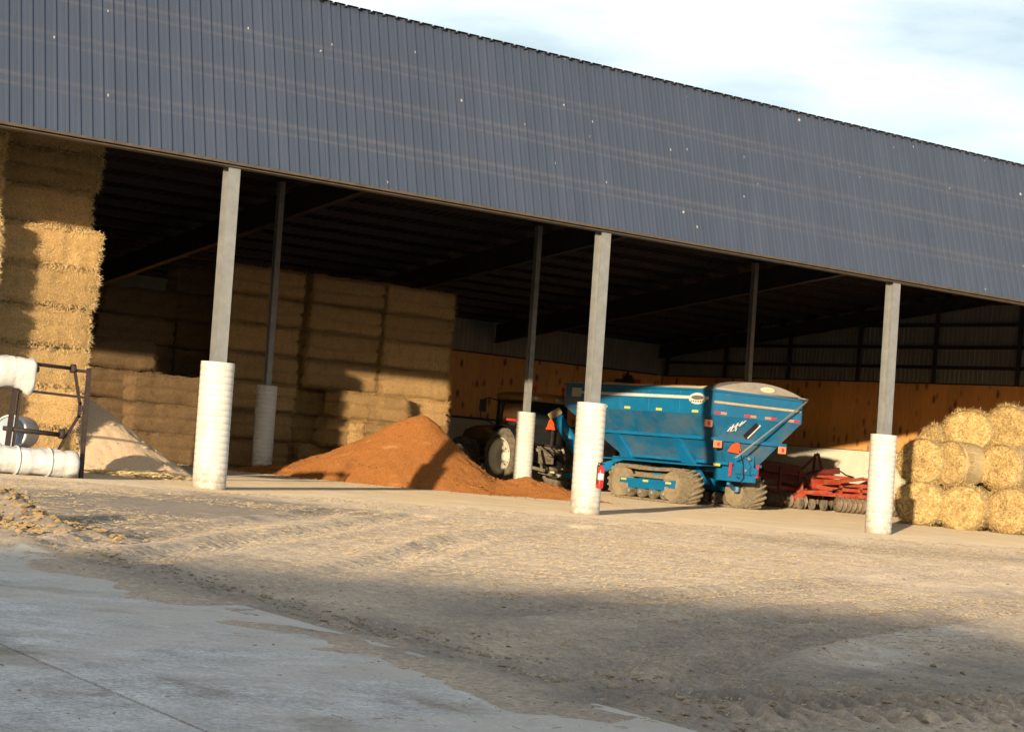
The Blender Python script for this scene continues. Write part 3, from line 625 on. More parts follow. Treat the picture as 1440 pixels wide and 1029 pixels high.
for i, ((x, y, z), lb) in enumerate(RB):
    t = thing('round_bale', (x+.6*.96+random.uniform(-.12,.12), y+.6*.27+random.uniform(-.06,.06), z+random.uniform(-.01,.05)), RAX + random.uniform(-.38,.22) + (-.45 if i == 10 else 0), lb, 'round bale', 'round straw bales heaped at the right')
    c_, n_ = rbm[i % 3]
    sc_ = random.uniform(.99,1.08); t.scale = (1, sc_*random.uniform(1.0,1.10), sc_*random.uniform(.93,1.0)); a = link('straw_core', c_, parent=t); b_ = link('net_wrap', n_, parent=t); rx = random.uniform(-.5,.5); a.rotation_euler.x = rx; b_.rotation_euler.x = rx

cb_ = MB()
_b = bmesh.new(); bmesh.ops.create_icosphere(_b, subdivisions=1, radius=1.0); ICO_V = [tuple(v.co) for v in _b.verts]; ICO_F = [tuple(v.index for v in f.verts) for f in _b.faces]; _b.free()
def clod(x, y, z, s_):
    h_ = random.uniform(.3,.6); ra_ = random.uniform(0,6.28); ca_, sa_ = math.cos(ra_), math.sin(ra_); ex = random.uniform(.7,1.7); vs = []
    for a, b_, c in ICO_V:
        j_ = s_*random.uniform(.5,1.4); a, b_ = a*ex*j_, b_*j_; vs.append((x+a*ca_-b_*sa_, y+a*sa_+b_*ca_, z+c*j_*h_))
    cb_.add(vs, ICO_F, False)
# ------------------------------------------------------------------ feed heaps
def heap(name, cx, cy, hfun, rx, ry, mat, label, n=150):
    u = np.linspace(-1, 1, n); X, Y = np.meshgrid(u*rx, u*ry)
    Z = hfun(X, Y); 
    o = link(name, grid_mesh(name, X, Y, Z, mat), loc=(cx, cy, 0)); return tag(o, label, 'feed heap')
E1 = (.831, -.556); E2 = (.556, .831)
def hf(X, Y):
    a = X*E1[0]+Y*E1[1]; b_ = X*E2[0]+Y*E2[1]     # a: to the right in the picture, b: away
    th_ = np.arctan2(b_, a); d = np.hypot(a, b_)
    ra = np.where(a > 0, 2.75, 4.3); rb = np.where(b_ > 0, 3.2, 3.5)
    rad = 1/np.sqrt((np.cos(th_)/ra)**2+(np.sin(th_)/rb)**2)
    q = d/rad
    h = 2.22*(np.sqrt((1-np.clip(q,0,1.6))**2+.0022)-.047)*np.where(q < 1, 1, -1)
    h = np.where(q < 1, 2.22*(1-np.sqrt(q*q+.004))*(1-.18*np.exp(-((q-.55)/.3)**2)*.5), -.25*(q-1))
    t1 = .62*(1-np.sqrt(((a-3.15)/2.35)**2+((b_+.35)/1.7)**2+.003)); t2 = .36*(1-np.sqrt(((a+3.5)/2.2)**2+((b_+.2)/1.9)**2+.003))
    k = .12
    for t in (t1, t2): h = np.log(np.exp(h/k)+np.exp(t/k))*k
    t3 = .30*(1-np.sqrt(((a-1.5)/1.3)**2+((b_+2.6)/.8)**2+.01)); h = np.log(np.exp(h/.08)+np.exp(t3/.08))*.08
    h = h + .05*fbm(X, Y, 1.1, 4, 3)+.03*fbm(X, Y, 5, 3, 9) - .16*np.exp(-((a+1.0-.35*b_)/.14)**2)*(b_ < -1.6) + .05*fbm(X, Y, 2.4, 3, 19) - .06*np.exp(-((a-3.6-.25*b_)/.15)**2)*(b_ < 0)
    return h-.06
hp1 = heap('orange_feed_heap', 12.0, 12.0, hf, 6.6, 6.2, orange_feed, 'pointed heap of loose orange-brown feed on the concrete in front of the bales', n=210)
def lumps(parent, fun, rx_, ry_, n, mat, smax, zlo=.02):
    global cb_
    cb_ = MB(); X = rng.uniform(-rx_, rx_, n*6); Y = rng.uniform(-ry_, ry_, n*6); Z = fun(X, Y); c = 0
    for x, y, z in zip(X, Y, Z):
        if c >= n or z < -.16 or (z < -.03 and random.random() < .8) or (z > .5 and random.random() < .6): continue
        c += 1; s_ = min(smax, random.expovariate(1/(smax*.3))+.006); clod(x, y, max(z, 0)+s_*.15, s_)
    o = cb_.build('feed_lumps', mat, parent, fix=False); o['kind'] = 'stuff'
def hf2(X, Y):
    d = np.hypot(X*.95, Y); q = d/2.75
    h = 1.78*(1-np.sqrt(q*q+.006)) - .1*np.exp(-((q-.6)/.3)**2)
    return np.maximum(h, -.1-.0*q) + .06*fbm(X, Y, 1.3, 4, 13) + .03*fbm(X, Y, 6, 3, 15) - .05
hp2 = heap('tan_feed_heap', -.15, 6.9, hf2, 3.2, 3.2, tan_feed, 'pale tan feed heap sloping down from the near straw stack to the first white post', n=110)
lumps(hp1, hf, 6.0, 5.6, 1500, orange_feed, .055); lumps(hp2, hf2, 2.9, 2.9, 500, tan_feed, .05)
# loose straw spilled at the foot of the tan heap
mb = MB(); pts = [(random.gauss(0,.55), random.gauss(0,.28), .01+abs(random.gauss(0,.035))) for _ in range(1500)]
fibres(mb, pts, [Vector((0,0,1))]*len(pts), 2600, .08, .3, w=.016, out=.15)
tag(link('spilled_straw', mb.mesh('spilled_straw', fibre_mat, fix=False), loc=(.15, 3.9, 0)), 'loose yellow straw spilled at the foot of the tan feed heap', 'straw', kind='stuff')

# ------------------------------------------------------------------ bale wrap rack and rolls
RX, RY = -2.32, .80
rk = thing('wrap_rack', (RX, RY, 0), 0, 'rusty dark steel rack for rolls of bale wrap standing before the left straw stack', 'rack')
def part(mbf, name, mat, parent, **k): return mbf.build(name, mat, parent, **k)
m = MB(); m.bar((0,0,0), (-.05,0,2.12), .075); part(m, 'upright', rust, rk)
m = MB(); m.bar((-1.5,0,.36), (-1.46,0,1.6), .085); m.bar((-1.38,.03,.36), (-1.34,.03,1.6), .05); part(m, 'upright', rust, rk)
m = MB(); m.bar((-3.6,0,0), (-3.6,0,1.62), .085); part(m, 'upright', rust, rk)
m = MB(); m.bar((-3.7,0,1.63), (.0,0,1.55), .05, .05); part(m, 'top_rail', rust, rk)
m = MB(); m.bar((-3.7,0,.42), (.0,0,.36), .06, .06); part(m, 'bottom_rail', rust, rk)
m = MB(); m.bar((-.32,0,2.05), (-.03,0,2.05), .06); part(m, 'top_bracket', rust, rk)
m = MB(); m.tube([(-2.4,.02,2.12),(-.34,.02,2.08)], .035, 8); part(m, 'roll_spindle', rust, rk)
m = MB(); m.tube([(-1.6,.02,.84),(-.5,.02,.80)], .045, 8); part(m, 'roll_spindle', rust, rk)
m = MB(); m.lathe([(.05,-.05),(.09,-.04),(.09,.04),(.05,.05)], 10, (-.36,.02,2.08), 'X'); part(m, 'spindle_collar', rust, rk)
m = MB(); m.lathe([(.06,-.05),(.1,-.04),(.1,.04),(.06,.05)], 10, (-.46,.02,.82), 'X'); part(m, 'spindle_collar', rust, rk)
m = MB(); m.bar((-.33,.0,2.05), (-.16,0,1.4), .06, .045); m.bar((-.16,0,1.45), (-.16,0,1.15), .06, .05); m.bar((-.16,0,1.2), (-.52,0,.47), .06, .045); part(m, 'swing_arm', rust, rk)
def film_roll(name, loc, rad, Ln, label, droop=0.0, seed=0, strips=True):
    t = thing(name, loc, 0, label, 'wrap roll')
    mb = MB(); na, nx_ = 40, 44; vs = []
    for i in range(nx_+1):
        x = -Ln/2+Ln*i/nx_; e_ = max(0, abs(2*i/nx_-1)-.93)/.07
        for k in range(na):
            a = 2*math.pi*k/na; v = Vector((x*1.3, math.cos(a)*.6, math.sin(a)*.6))
            rr = rad*(1-.12*e_) + rad*.10*mn.noise(v*2.2+Vector((seed,0,0))) + rad*.05*mn.noise(v*6+Vector((seed,3,0))) - rad*.06*math.exp(-((x % .62-.3)/.03)**2)
            dz = -droop*max(0, -math.sin(a))*(.6+.6*mn.noise(Vector((x*2.5, seed, 1))))
            vs.append((x, rr*math.cos(a), rr*math.sin(a)+dz))
    mb.add(vs, [(i*na+k, i*na+(k+1) % na, (i+1)*na+(k+1) % na, (i+1)*na+k) for i in range(nx_) for k in range(na)], True)
    mb.f.append(tuple(range(na))[::-1]); mb.sm.append(False); b0 = nx_*na; mb.f.append(tuple(b0+k for k in range(na))); mb.sm.append(False)
    mb.build('film', filmw, t, fix=False)
    if strips:
        for q in (-.62, 0, .62):
            s_ = MB(); s_.lathe([(rad*1.0,-.018),(rad*1.075,-.015),(rad*1.075,.015),(rad*1.0,.018)], 32, (q,0,0), 'X', caps=False); s_.build('binding_strip', filmw, t)
    c_ = MB(); c_.lathe([(.03,-.06),(.055,-.06),(.055,.06),(.03,.06)], 14, (Ln/2+.03,0,0), 'X'); c_.build('core_tube', dark_steel, t)
    return t
film_roll('wrap_roll', (-3.72, .55, .27), .255, 2.35, 'long white plastic wrapped roll lying on the floor in front of the rack', seed=2)
film_roll('net_roll', (-4.12, .82, 2.0), .20, 1.35, 'loose white film roll hanging on the top spindle of the rack', droop=.36, seed=5, strips=False)
# open white drum seen end on
t = thing('plastic_drum', (-3.68, 1.15, .77), R(48), 'bluish white plastic drum end with a pale rim between the rack uprights', 'drum')
m = MB(); m.lathe([(.30,0),(.33,0),(.335,.05),(.31,.7),(.02,.72)], 32, (0,0,0), 'X', caps=False); m.build('shell', filmw, t)
m = MB(); m.lathe([(.29,.03),(.01,.05)], 32, (0,0,0), 'X', caps=False); m.build('end_panel', M('blue_plastic', (.22,.30,.38), (.30,.38,.45), rough=.4), t)
m = MB(); m.bar((-.0,0,-.33), (.7,0,-.33), .5, .06); m.box((.35,0,-.56), (.5,.4,.42)); m.build('stand', rust, t)

# ------------------------------------------------------------------ fire extinguisher on the second post
fe = thing('fire_extinguisher', (BAY+.057-.02, -.415, .60), R(0), 'red fire extinguisher with white label hung on the second white post', 'extinguisher')
m = MB(); m.lathe([(.02,0),(.075,.005),(.08,.03),(.08,.40),(.065,.46),(.03,.49),(.025,.52)], 20); m.build('cylinder', ext_red, fe)
m = MB(); m.lathe([(.0815,.19),(.0815,.33)], 20, caps=False); m.build('paper_label', white_p, fe)
m = MB(); m.box((0,0,.535), (.06,.05,.05)); m.bar((-.02,0,.56), (.10,-.01,.60), .02); m.bar((-.02,0,.545), (.09,0,.54), .018); m.build('valve_handle', black, fe)
m = MB(); m.tube([(-.03,0,.54),(-.09,-.02,.56),(-.115,-.02,.46),(-.10,-.02,.2),(-.095,-.02,.08)], .013, 8); m.build('hose', black, fe)
m = MB(); m.box((0,.075,.26), (.09,.03,.5)); m.build('wall_bracket', dark_steel, fe)

# ------------------------------------------------------------------ grain cart   (X forward, Y left)
ca = R(92); CO = Vector((21.8,11.0,0)) - 1.9*Vector((-math.sin(ca), math.cos(ca), 0))
gc = thing('grain_cart', CO, ca, 'big blue grain cart on muddy rubber tracks with a tan tarp over its hopper', 'grain cart')
WL, WR, LN = 1.9, -2.02, 7.5
def rect(xa, xb, ya, yb, z): return [(xa,ya,z),(xb,ya,z),(xb,yb,z),(xa,yb,z)]
m = MB(); m.loft([rect(0,LN,WR,WL,2.88), rect(0,LN,WR,WL,3.69)], caps=False); m.loft([rect(.03,LN-.03,WR+.03,WL-.03,2.9), rect(.03,LN-.03,WR+.03,WL-.03,3.68)], caps=False); part(m, 'upper_hopper', blue, gc, fix=False)
m = MB(); m.loft([rect(.45,LN-1.9,-.62,.62,1.36), rect(.02,LN-.02,WR+.02,WL-.02,2.88)]); part(m, 'lower_hopper', blue_d, gc)
def sl(z, y=WL): return (.62 if y > 0 else -.62) + (y-(.62 if y > 0 else -.62))*(z-1.36)/(2.88-1.36)
def rx(z): return .45*(1-(z-1.36)/1.52)
def fx(z): return LN - 1.9*(1-(z-1.36)/1.52)
m = MB()
for ya, s_ in ((WL,1),(WR,-1)): m.box((LN/2, ya+s_*.03, 3.66), (LN+.1,.07,.07))
m.box((-.03,(WL+WR)/2,3.66), (.07,WL-WR+.1,.07)); m.box((LN+.03,(WL+WR)/2,3.66), (.07,WL-WR+.1,.07)); part(m, 'top_rim', blue, gc)
m = MB(); m.box((LN/2-.1, WL+.012, 3.40), (LN-.55,.02,.095)); part(m, 'white_stripe', white_p, gc)
m = MB(); m.box((-.012, (WL+WR)/2, 3.30), (.02, WL-WR-.16, .07)); part(m, 'white_stripe', grain_m, gc)
m = MB()
for (z, th_) in ((2.16,.10),(1.42,.09)):
    y1, y2 = sl(z)+.05, sl(z,WR)-.05
    m.bar((rx(z)-.08,y1,z),(fx(z),y1,z),th_,th_); m.bar((rx(z)-.08,y2,z),(fx(z),y2,z),th_,th_)
z = 2.16; m.bar((rx(z)-.06, sl(z)+.35, z), (rx(z)-.06, sl(z,WR)-.2, z-.0), .10, .10); part(m, 'hopper_ledge', blue, gc)
for xq, s_ in ((5.35,1),(2.25,1),(5.35,-1),(2.25,-1)):
    m = MB(); yy0 = sl(2.16, WL if s_ > 0 else WR); 
    m.loft([[(xq-.16,yy0+s_*.06,2.14),(xq+.16,yy0+s_*.06,2.14),(xq+.16,yy0-s_*.0,2.14),(xq-.16,yy0-s_*.0,2.14)], [(xq-.3,s_*.70,1.30),(xq+.3,s_*.70,1.30),(xq+.3,s_*.45,1.30),(xq-.3,s_*.45,1.30)]]); part(m, 'hopper_brace', blue, gc)
m = MB(); m.loft([[(2.0,1.35,1.92),(2.35,1.35,1.92),(2.35,1.1,1.92),(2.0,1.1,1.92)], [(1.35,.62,.72),(1.7,.62,.72),(1.7,.5,.72),(1.35,.5,.72)]]); part(m, 'hopper_brace', blue, gc)
m = MB(); m.box((3.3,0,1.24), (6.2,.95,.22)); m.box((3.1,0,.78), (.5,2.6,.3)); m.box((.75,0,1.05), (.9,1.0,.34)); part(m, 'chassis', blue, gc)
m = MB(); m.bar((6.2,.1,1.15),(7.9,.75,.62),.34,.3); m.bar((7.85,.72,.6),(8.35,.95,.5),.16,.14); part(m, 'drawbar', blue, gc)
for xq in (1.55, 3.05, 4.55, 6.05):
    m = MB(); m.box((xq, WL+.006, 3.13), (.05,.012,.36)); m.box((xq, WL+.006, 3.55), (.05,.012,.12)); part(m, 'panel_seam', blue, gc)
# tarp and arched rear bulkhead
rings = []
for i in range(29):
    x = -.0+LN*i/28; ring = []
    for k in range(15):
        u = k/14; y = WL+.02+(WR-WL-.04)*u
        zt = 3.70 + .20*math.sin(math.pi*u)**.9*(1+.25*mn.noise(Vector((x*.8,u*3,2))))*min(1, .75+.25*math.sin(x*1.7)**2) - .0
        ring.append((x, y, zt if 0 < k < 14 else 3.66))
    rings.append(ring)
m = MB(); m.loft(rings[2:], close=False, caps=False, smooth=True); part(m, 'roll_tarp', grain_m, gc, fix=False)
m = MB(); prof_ = [(WL+.0,3.69)]+[(WL+(WR-WL)*k/16, 3.69+.36*math.sin(math.pi*k/16)**.8) for k in range(1,16)]+[(WR-.0,3.69)]
m.loft([[(-.05,y,z) for y, z in prof_], [(.5,y,z+.02) for y, z in prof_]], caps=True); part(m, 'arched_end_cap', greym, gc)
m = MB(); m.tube([(-.06,WL-.1,3.72),(-.06,WR-.05,3.71)], .03, 8); part(m, 'tarp_roll_bar', greym, gc)
m = MB(); m.tube([(.1,-1.75,3.72),(-.26,-1.72,3.71),(-.32,-1.94,3.69),(-.32,-1.84,3.60),(-.31,.95,1.66),(-.2,.98,1.60)], .028, 8); part(m, 'tarp_crank_handle', steel, gc)
# emblem plates, stripes of reflectors, lights, triangle
def oval(mbx, c, ry, rz, axis, dpt=.02, n=28):
    x, y, z = c; ring = lambda o: [((x+ry*math.cos(a), y+o, z+rz*math.sin(a)) if axis == 'Y' else (x-o, y+ry*math.cos(a), z+rz*math.sin(a))) for a in [2*math.pi*k/n for k in range(n)]]
    mbx.loft([ring(0), ring(dpt)])
m = MB(); oval(m, (.66, WL+.022, 3.37), .40, .18, 'Y'); e_ = part(m, 'oval_emblem', white_p, gc)
m = MB(); oval(m, (.66, WL+.043, 3.40), .28, .07, 'Y', .006)
for k in range(6): m.box((.66+.27-.11*k, WL+.046, 3.28), (.06,.006,.05))
part(m, 'emblem_print', M('emblem_grey_print', (.16,.15,.15), rough=.5), e_)
m = MB(); m.box((6.85, WL+.025, 3.40), (.5,.02,.3)); part(m, 'sign_plate', white_p, gc)
m = MB(); oval(m, (-.055, -.35, 3.86), .30, .09, 'X'); e_ = part(m, 'oval_emblem', white_p, gc)
m = MB(); 
for k in range(5): m.box((-.079, -.35+.18-.09*k, 3.86), (.006,.05,.06))
part(m, 'emblem_print', yel, e_)
for xq in (6.6, 4.1, 2.5, .75) + (5.3,):
    m = MB(); m.box((xq, WL+.012, 2.97), (.27,.018,.075)); part(m, 'yellow_marker', yel, gc)
for yq, fl in ((WL-.38,0),(WL-1.65,0),(WL-2.55,1),(WR+.35,1)):
    a_, b_ = (redr, orr) if not fl else (orr, redr)
    m = MB(); m.box((-.012, yq+.12, 2.97), (.018,.24,.075)); part(m, 'marker_strip', a_, gc)
    m = MB(); m.box((-.012, yq-.13, 2.97), (.018,.24,.075)); part(m, 'marker_strip', b_, gc)
# script logo: a slanted run of white strokes
m = MB(); xs = rx(2.62)-.012
for (y, z, l, an) in ((-.02+.0,2.50,.20,50),(-.12,2.56,.24,65),(-.2,2.60,.16,30),(-.28,2.63,.22,60),(-.36,2.67,.14,25),(-.44,2.70,.20,55),(-.54,2.75,.22,40),(-.16,2.46,.18,20),(-.30,2.52,.12,70)):
    y += 1.02; dy, dz = math.cos(R(an))*l/2, math.sin(R(an))*l/2; xx_ = rx(z)-.018
    m.bar((xx_, y+dy, z-dz), (xx_-.0, y-dy, z+dz), .05, .014)
part(m, 'script_logo', white_p, gc)
m = MB(); z = 2.52; m.bar((rx(2.3)-.03,.28,2.30),(rx(2.72)-.03,-.12,2.74),.16,.02, up=(1,0,0)); d_ = part(m, 'slot_plate', black, gc)
m = MB(); m.bar((rx(2.3)-.035,.16,2.28),(rx(2.72)-.035,-.24,2.72),.05,.03, up=(1,0,0)); part(m, 'slot_edge', white_p, gc)
zt = 1.92; m = MB(); xt = rx(1.9)-.10; tri_ = [(.92,1.80),(.42,1.76),(.36,1.84),(.44,2.08),(.56,2.14),(.74,2.02)]
m.loft([[(xt, a, b_) for a, b_ in tri_], [(xt-.02, a, b_) for a, b_ in tri_]]); part(m, 'slow_triangle', smv, gc)
for (x, y, z) in ((rx(2.2)-.12, 1.45, 2.0), (rx(2.2)-.12, -1.35, 2.0), (.12, WL-.02, 2.62)):
    m = MB(); m.box((x,y,z), (.06,.30,.22)); h_ = part(m, 'tail_lamp', orr, gc); m = MB(); m.box((x-.035,y,z), (.02,.09,.12)); part(m, 'lens', redr, h_)
for y in (.62, -.55):
    m = MB(); m.box((.30,y,1.25), (.02,.10,.42)); part(m, 'marker_strip', redr, gc)
m = MB(); m.box((.7,.85,1.36), (.3,.02,.08)); part(m, 'yellow_marker', yel, gc)
m = MB(); m.box((.33,.02,1.48), (.14,.7,.5)); m.bar((.25,.35,1.7),(.22,.1,1.2),.04); m.tube([(.2,.3,1.75),(.1,.1,1.6),(.16,-.1,1.4),(.2,-.15,1.1)], .018, 6); part(m, 'rear_gate', blue, gc)
m = MB(); m.lathe([(.035,-.06),(.06,-.05),(.06,.05),(.035,.06)], 12, (.2,-.05,1.62), 'Y'); m.lathe([(.03,-.05),(.045,-.04),(.045,.04),(.03,.05)], 12, (.2,.05,1.25), 'Y'); part(m, 'gate_gear', steel, gc)
m = MB(); m.tube([(.18,.45,1.9),(.1,.35,1.6),(.16,.2,1.35),(.2,.12,1.0),(.4,.1,.8)], .016, 6); m.tube([(.5,.4,1.2),(.25,.3,1.0),(.5,-.2,.95)], .016, 6); part(m, 'hydraulic_hose', black, gc)
# unloading auger folded at the front corner
m = MB(); m.tube([(8.12,1.80,2.62),(7.55,.75,1.0)], .21, 18); au = part(m, 'unloading_auger', blue, gc)
m = MB(); m.tube([(8.15,1.86,2.71),(8.09,1.75,2.54)], .24, 18, caps=False); part(m, 'auger_mouth_ring', grain_m, au)
# tracks
def track(y0, y1, xa=1.30, xb=4.95, rr=.53, vis=True):
    sg = 1 if y0 > y1 else -1; yc = (y0+y1)/2; w = abs(y0-y1)
    def loop(rad, zc=None):
        pts = []; x_r, x_f = xa+rr, xb-rr; zc = rr+.02
        for k in range(15): a = math.pi/2+math.pi*k/14; pts.append((x_r+rad*math.cos(a), zc+rad*math.sin(a)))
        for k in range(1,8): pts.append((x_r+(x_f-x_r)*k/8, zc-rad))
        for k in range(15): a = -math.pi/2+math.pi*k/14; pts.append((x_f+rad*math.cos(a), zc+rad*math.sin(a)))
        for k in range(1,10): t = k/10; pts.append((x_f+(x_r-x_f)*t, zc+rad-.05*math.sin(math.pi*t)))
        return pts
    o_, i_ = loop(rr), loop(rr-.05); n = len(o_)
    m = MB(); vs = []
    for (p, q) in zip(o_, i_): vs += [(p[0],y0,p[1]),(p[0],y1,p[1]),(q[0],y1,q[1]),(q[0],y0,q[1])]
    fs = []
    for k in range(n):
        a, b_ = 4*k, 4*((k+1) % n)
        for c in range(4): fs.append((a+c, b_+c, b_+(c+1) % 4, a+(c+1) % 4))
    m.add(vs, fs, True); bt = part(m, 'track_belt', clay_rubber, gc)
    # chevron lugs: 30 bars a side, each a part of the belt
    P = o_+[o_[0]]; cum = [0]
    for a, b_ in zip(P[:-1], P[1:]): cum.append(cum[-1]+math.hypot(b_[0]-a[0], b_[1]-a[1]))
    T = cum[-1]
    def at(s_):
        s_ %= T; k = max(i for i in range(n) if cum[i] <= s_); f = (s_-cum[k])/max(1e-6, cum[k+1]-cum[k])
        a, b_ = P[k], P[k+1]; x, z = a[0]+(b_[0]-a[0])*f, a[1]+(b_[1]-a[1])*f; dx, dz = b_[0]-a[0], b_[1]-a[1]; L2 = math.hypot(dx, dz)
        return Vector((x, 0, z)), Vector((-dz/L2, 0, dx/L2))*-1, Vector((dx/L2, 0, dz/L2))
    nl = int(T/.19)
    for j in range(nl):
        for side in (0, 1):
            pts_in, pts_out = [], []
            for u in (0, .5, 1):
                yq = (y0 + sg*.02 if side == 0 else y1 - sg*.02) + (yc+ (sg*.02 if side == 0 else -sg*.02) - (y0 if side == 0 else y1))*u
                p, nn, tg = at(j*.19 + side*.095 + u*.19)
                c_ = Vector((cx_ := p.x, yq, p.z))
                ctr = Vector(((xa+xb)/2,0,rr)); nn = nn if nn.dot(Vector((p.x,0,p.z))-ctr) > 0 else -nn
                pts_in.append([c_-tg*.045-nn*.01, c_+tg*.045-nn*.01, c_+tg*.028+nn*.055, c_-tg*.028+nn*.055])
            lm = MB(); lm.loft(pts_in); part(lm, 'track_lug', clay_rubber, bt)
    for xc in (xa+rr, xb-rr):
        m = MB(); ri = rr-.055
        for yq in (yc-sg*w*.28, yc+sg*w*.28):
            m.lathe([(.10,-.12),(ri*.55,-.10),(ri*.92,-.12),(ri,-.12),(ri,.12),(ri*.92,.12),(ri*.55,.10),(.10,.12)], 28, (xc,yq,rr+.02), 'Y')
        part(m, 'idler_wheel', M('dusty_idler', (.20,.155,.095), (.30,.24,.15), scale=5, rough=.9) if 'dusty_idler' not in bpy.data.materials else bpy.data.materials['dusty_idler'], gc)
    for k in range(4):
        xc = xa+rr+.42 + (xb-xa-2*rr-.84)*k/3
        m = MB()
        m.lathe([(.05,-.36),(.17,-.36),(.19,-.34),(.19,-.12),(.12,-.10),(.12,.10),(.19,.12),(.19,.34),(.17,.36),(.05,.36)], 20, (xc,yc,.27), 'Y')
        ro_ = part(m, 'roller', rubber, gc)
        m = MB(); m.lathe([(.02,-.05),(.09,-.04),(.09,.04),(.05,.06)], 14, (xc,yc+sg*w*.40,.27), 'Y'); part(m, 'hub', steel, ro_)
    m = MB(); yo = y0-sg*.10
    m.bar((xa+.45,yo,.60),(xb-.5,yo,.60),.08,.17); m.bar((xa+.9,yo,.46),(xb-.95,yo,.46),.10,.16); m.box(((xa+xb)/2, yc-sg*.1, .66), (1.2,w*.6,.3)); m.box((xa+rr,yo,.60), (.3,.07,.26)); fr = part(m, 'track_frame', blue, gc)
    for xq in (xa+.7, (xa+xb)/2, xb-.7):
        m = MB(); m.box((xq,y0-sg*.055,.63), (.26,.012,.06)); part(m, 'yellow_marker', yel, fr)
    m = MB(); m.loft([[(xa+.75,y0-sg*.05,.74),(xb-.9,y0-sg*.05,.74),(xb-.9,y0-sg*.09,.74),(xa+.75,y0-sg*.09,.74)], [(xa+1.15,y1+sg*.1,1.0),(xb-1.1,y1+sg*.1,1.0),(xb-1.1,y1+sg*.06,1.0),(xa+1.15,y1+sg*.06,1.0)]]); part(m, 'mud_shield', clay_rubber, gc)
track(1.74, .80); track(-1.74, -.78, xa=1.08, xb=4.75)
m = MB(); m.loft([[(.9,1.72,1.30),(5.4,1.72,1.28),(5.4,.5,1.34),(.9,.5,1.34)], [(.9,1.72,1.26),(5.4,1.72,1.24),(5.4,.5,1.30),(.9,.5,1.30)]]); part(m, 'fender', blue, gc)
m = MB(); m.bar((.7,-.3,.98),(1.6,-1.3,.75),.14,.12); m.bar((1.2,-.5,.62),(1.9,-1.5,.62),.2,.16); m.bar((.8,.2,.8),(1.5,-.9,.5),.1,.1); part(m, 'rear_linkage', blue, gc)

# ------------------------------------------------------------------ tractor (X forward, Y left)
tr = thing('tractor', (22.14,20.92,0), R(91), 'dark tractor parked nose to the back wall and hitched to the blue grain cart', 'tractor')
def tyre(parent, c, rad, w, rimr, rim_mat, lugs=20, name='wheel'):
    sg = 1 if c[1] > 0 else -1
    o = link(name, None, parent=parent, loc=c)
    m = MB(); m.lathe([(rimr,-w*.42),(rimr*1.12,-w*.48),(rad*.86,-w*.5),(rad*.95,-w*.42),(rad*.96,-w*.2),(rad*.965,0),(rad*.96,w*.2),(rad*.95,w*.42),(rad*.86,w*.5),(rimr*1.12,w*.48),(rimr,w*.42)], 40, axis='Y', caps=False); ty = m.build('tyre', rubber, o)
    lm_ = MB()
    for j in range(lugs):
        for side in (-1, 1):
            a0 = 2*math.pi*(j+(.5 if side > 0 else 0))/lugs; rg = []
            for u, rr_ in ((0, rad*.955), (.5, rad*.955), (1, rad*.90)):
                a = a0+u*.30; y = side*(.01+u*(w*.5)); er = Vector((math.sin(a),0,math.cos(a))); et = Vector((math.cos(a),0,-math.sin(a)))
                c_ = er*rr_+Vector((0,y,0)); rg.append([c_-et*.04, c_+et*.04, c_+et*.028+er*.065*(rad/.98), c_-et*.028+er*.065*(rad/.98)])
            lm_.loft(rg)
    lm_.build('tread_lugs', rubber, o)
    m = MB(); m.lathe([(rimr+.005,-w*.43*sg),(rimr+.005,w*.43*sg),(rimr*.93,w*.43*sg),(rimr*.90,w*.1*sg),(rimr*.80,-w*.06*sg),(rimr*.45,-w*.08*sg),(rimr*.42,w*.02*sg),(.16,w*.03*sg),(.15,w*.16*sg),(.02,w*.17*sg)], 32, axis='Y', caps=False); m.build('rim', rim_mat, o)
    m = MB()
    for j in range(8): a = 2*math.pi*j/8; m.lathe([(.022,0),(.022,.03*sg),(.005,.035*sg)], 8, (.27*rimr/.65*math.sin(a), w*.03*sg, .27*rimr/.65*math.cos(a)), 'Y')
    m.build('wheel_nuts', dark_steel, o)
    return o
for y in (1.22, -1.22): tyre(tr, (0,y,.98), .98, .72, .66, cream)
for y in (1.12, -1.12): tyre(tr, (2.85,y,.78), .78, .56, .50, cream, 18)
m = MB(); m.loft([[(1.3,-.42,1.05),(1.3,.42,1.05),(1.3,.46,1.6),(1.3,.40,2.12),(1.3,-.40,2.12),(1.3,-.46,1.6)], [(3.4,-.40,1.0),(3.4,.40,1.0),(3.4,.44,1.55),(3.4,.36,2.02),(3.4,-.36,2.02),(3.4,-.44,1.55)], [(4.25,-.36,1.0),(4.25,.36,1.0),(4.25,.38,1.5),(4.2,.28,1.85),(4.2,-.28,1.85),(4.25,-.38,1.5)]]); part(m, 'hood', tract_m, tr, bevel=.03)
m = MB(); m.box((1.6,0,.9), (3.6,.55,.5)); m.box((0,0,.98), (.7,1.9,.45)); m.box((2.85,0,.78), (.35,1.9,.25)); m.box((4.55,0,.85), (.5,.8,.5)); part(m, 'chassis', black, tr)
for s_ in (1,-1):
    rg = []
    for k in range(9):
        a = R(-35+130*k/8); rr_ = 1.12; rg.append([(rr_*math.sin(a)*-1+.0, s_*.80, .98+rr_*math.cos(a)), (rr_*math.sin(a)*-1, s_*1.52, .98+rr_*math.cos(a)), ((rr_-.03)*math.sin(a)*-1, s_*1.52, .98+(rr_-.03)*math.cos(a)), ((rr_-.03)*math.sin(a)*-1, s_*.80, .98+(rr_-.03)*math.cos(a))])
    m = MB(); m.loft(rg); fd = part(m, 'fender', black, tr)
    m = MB(); m.box((-.62, s_*(1.45 if s_ > 0 else 1.12), 2.28 if s_ > 0 else 2.0), (.05,.62,.08)); part(m, 'tail_lamp', redr, fd)
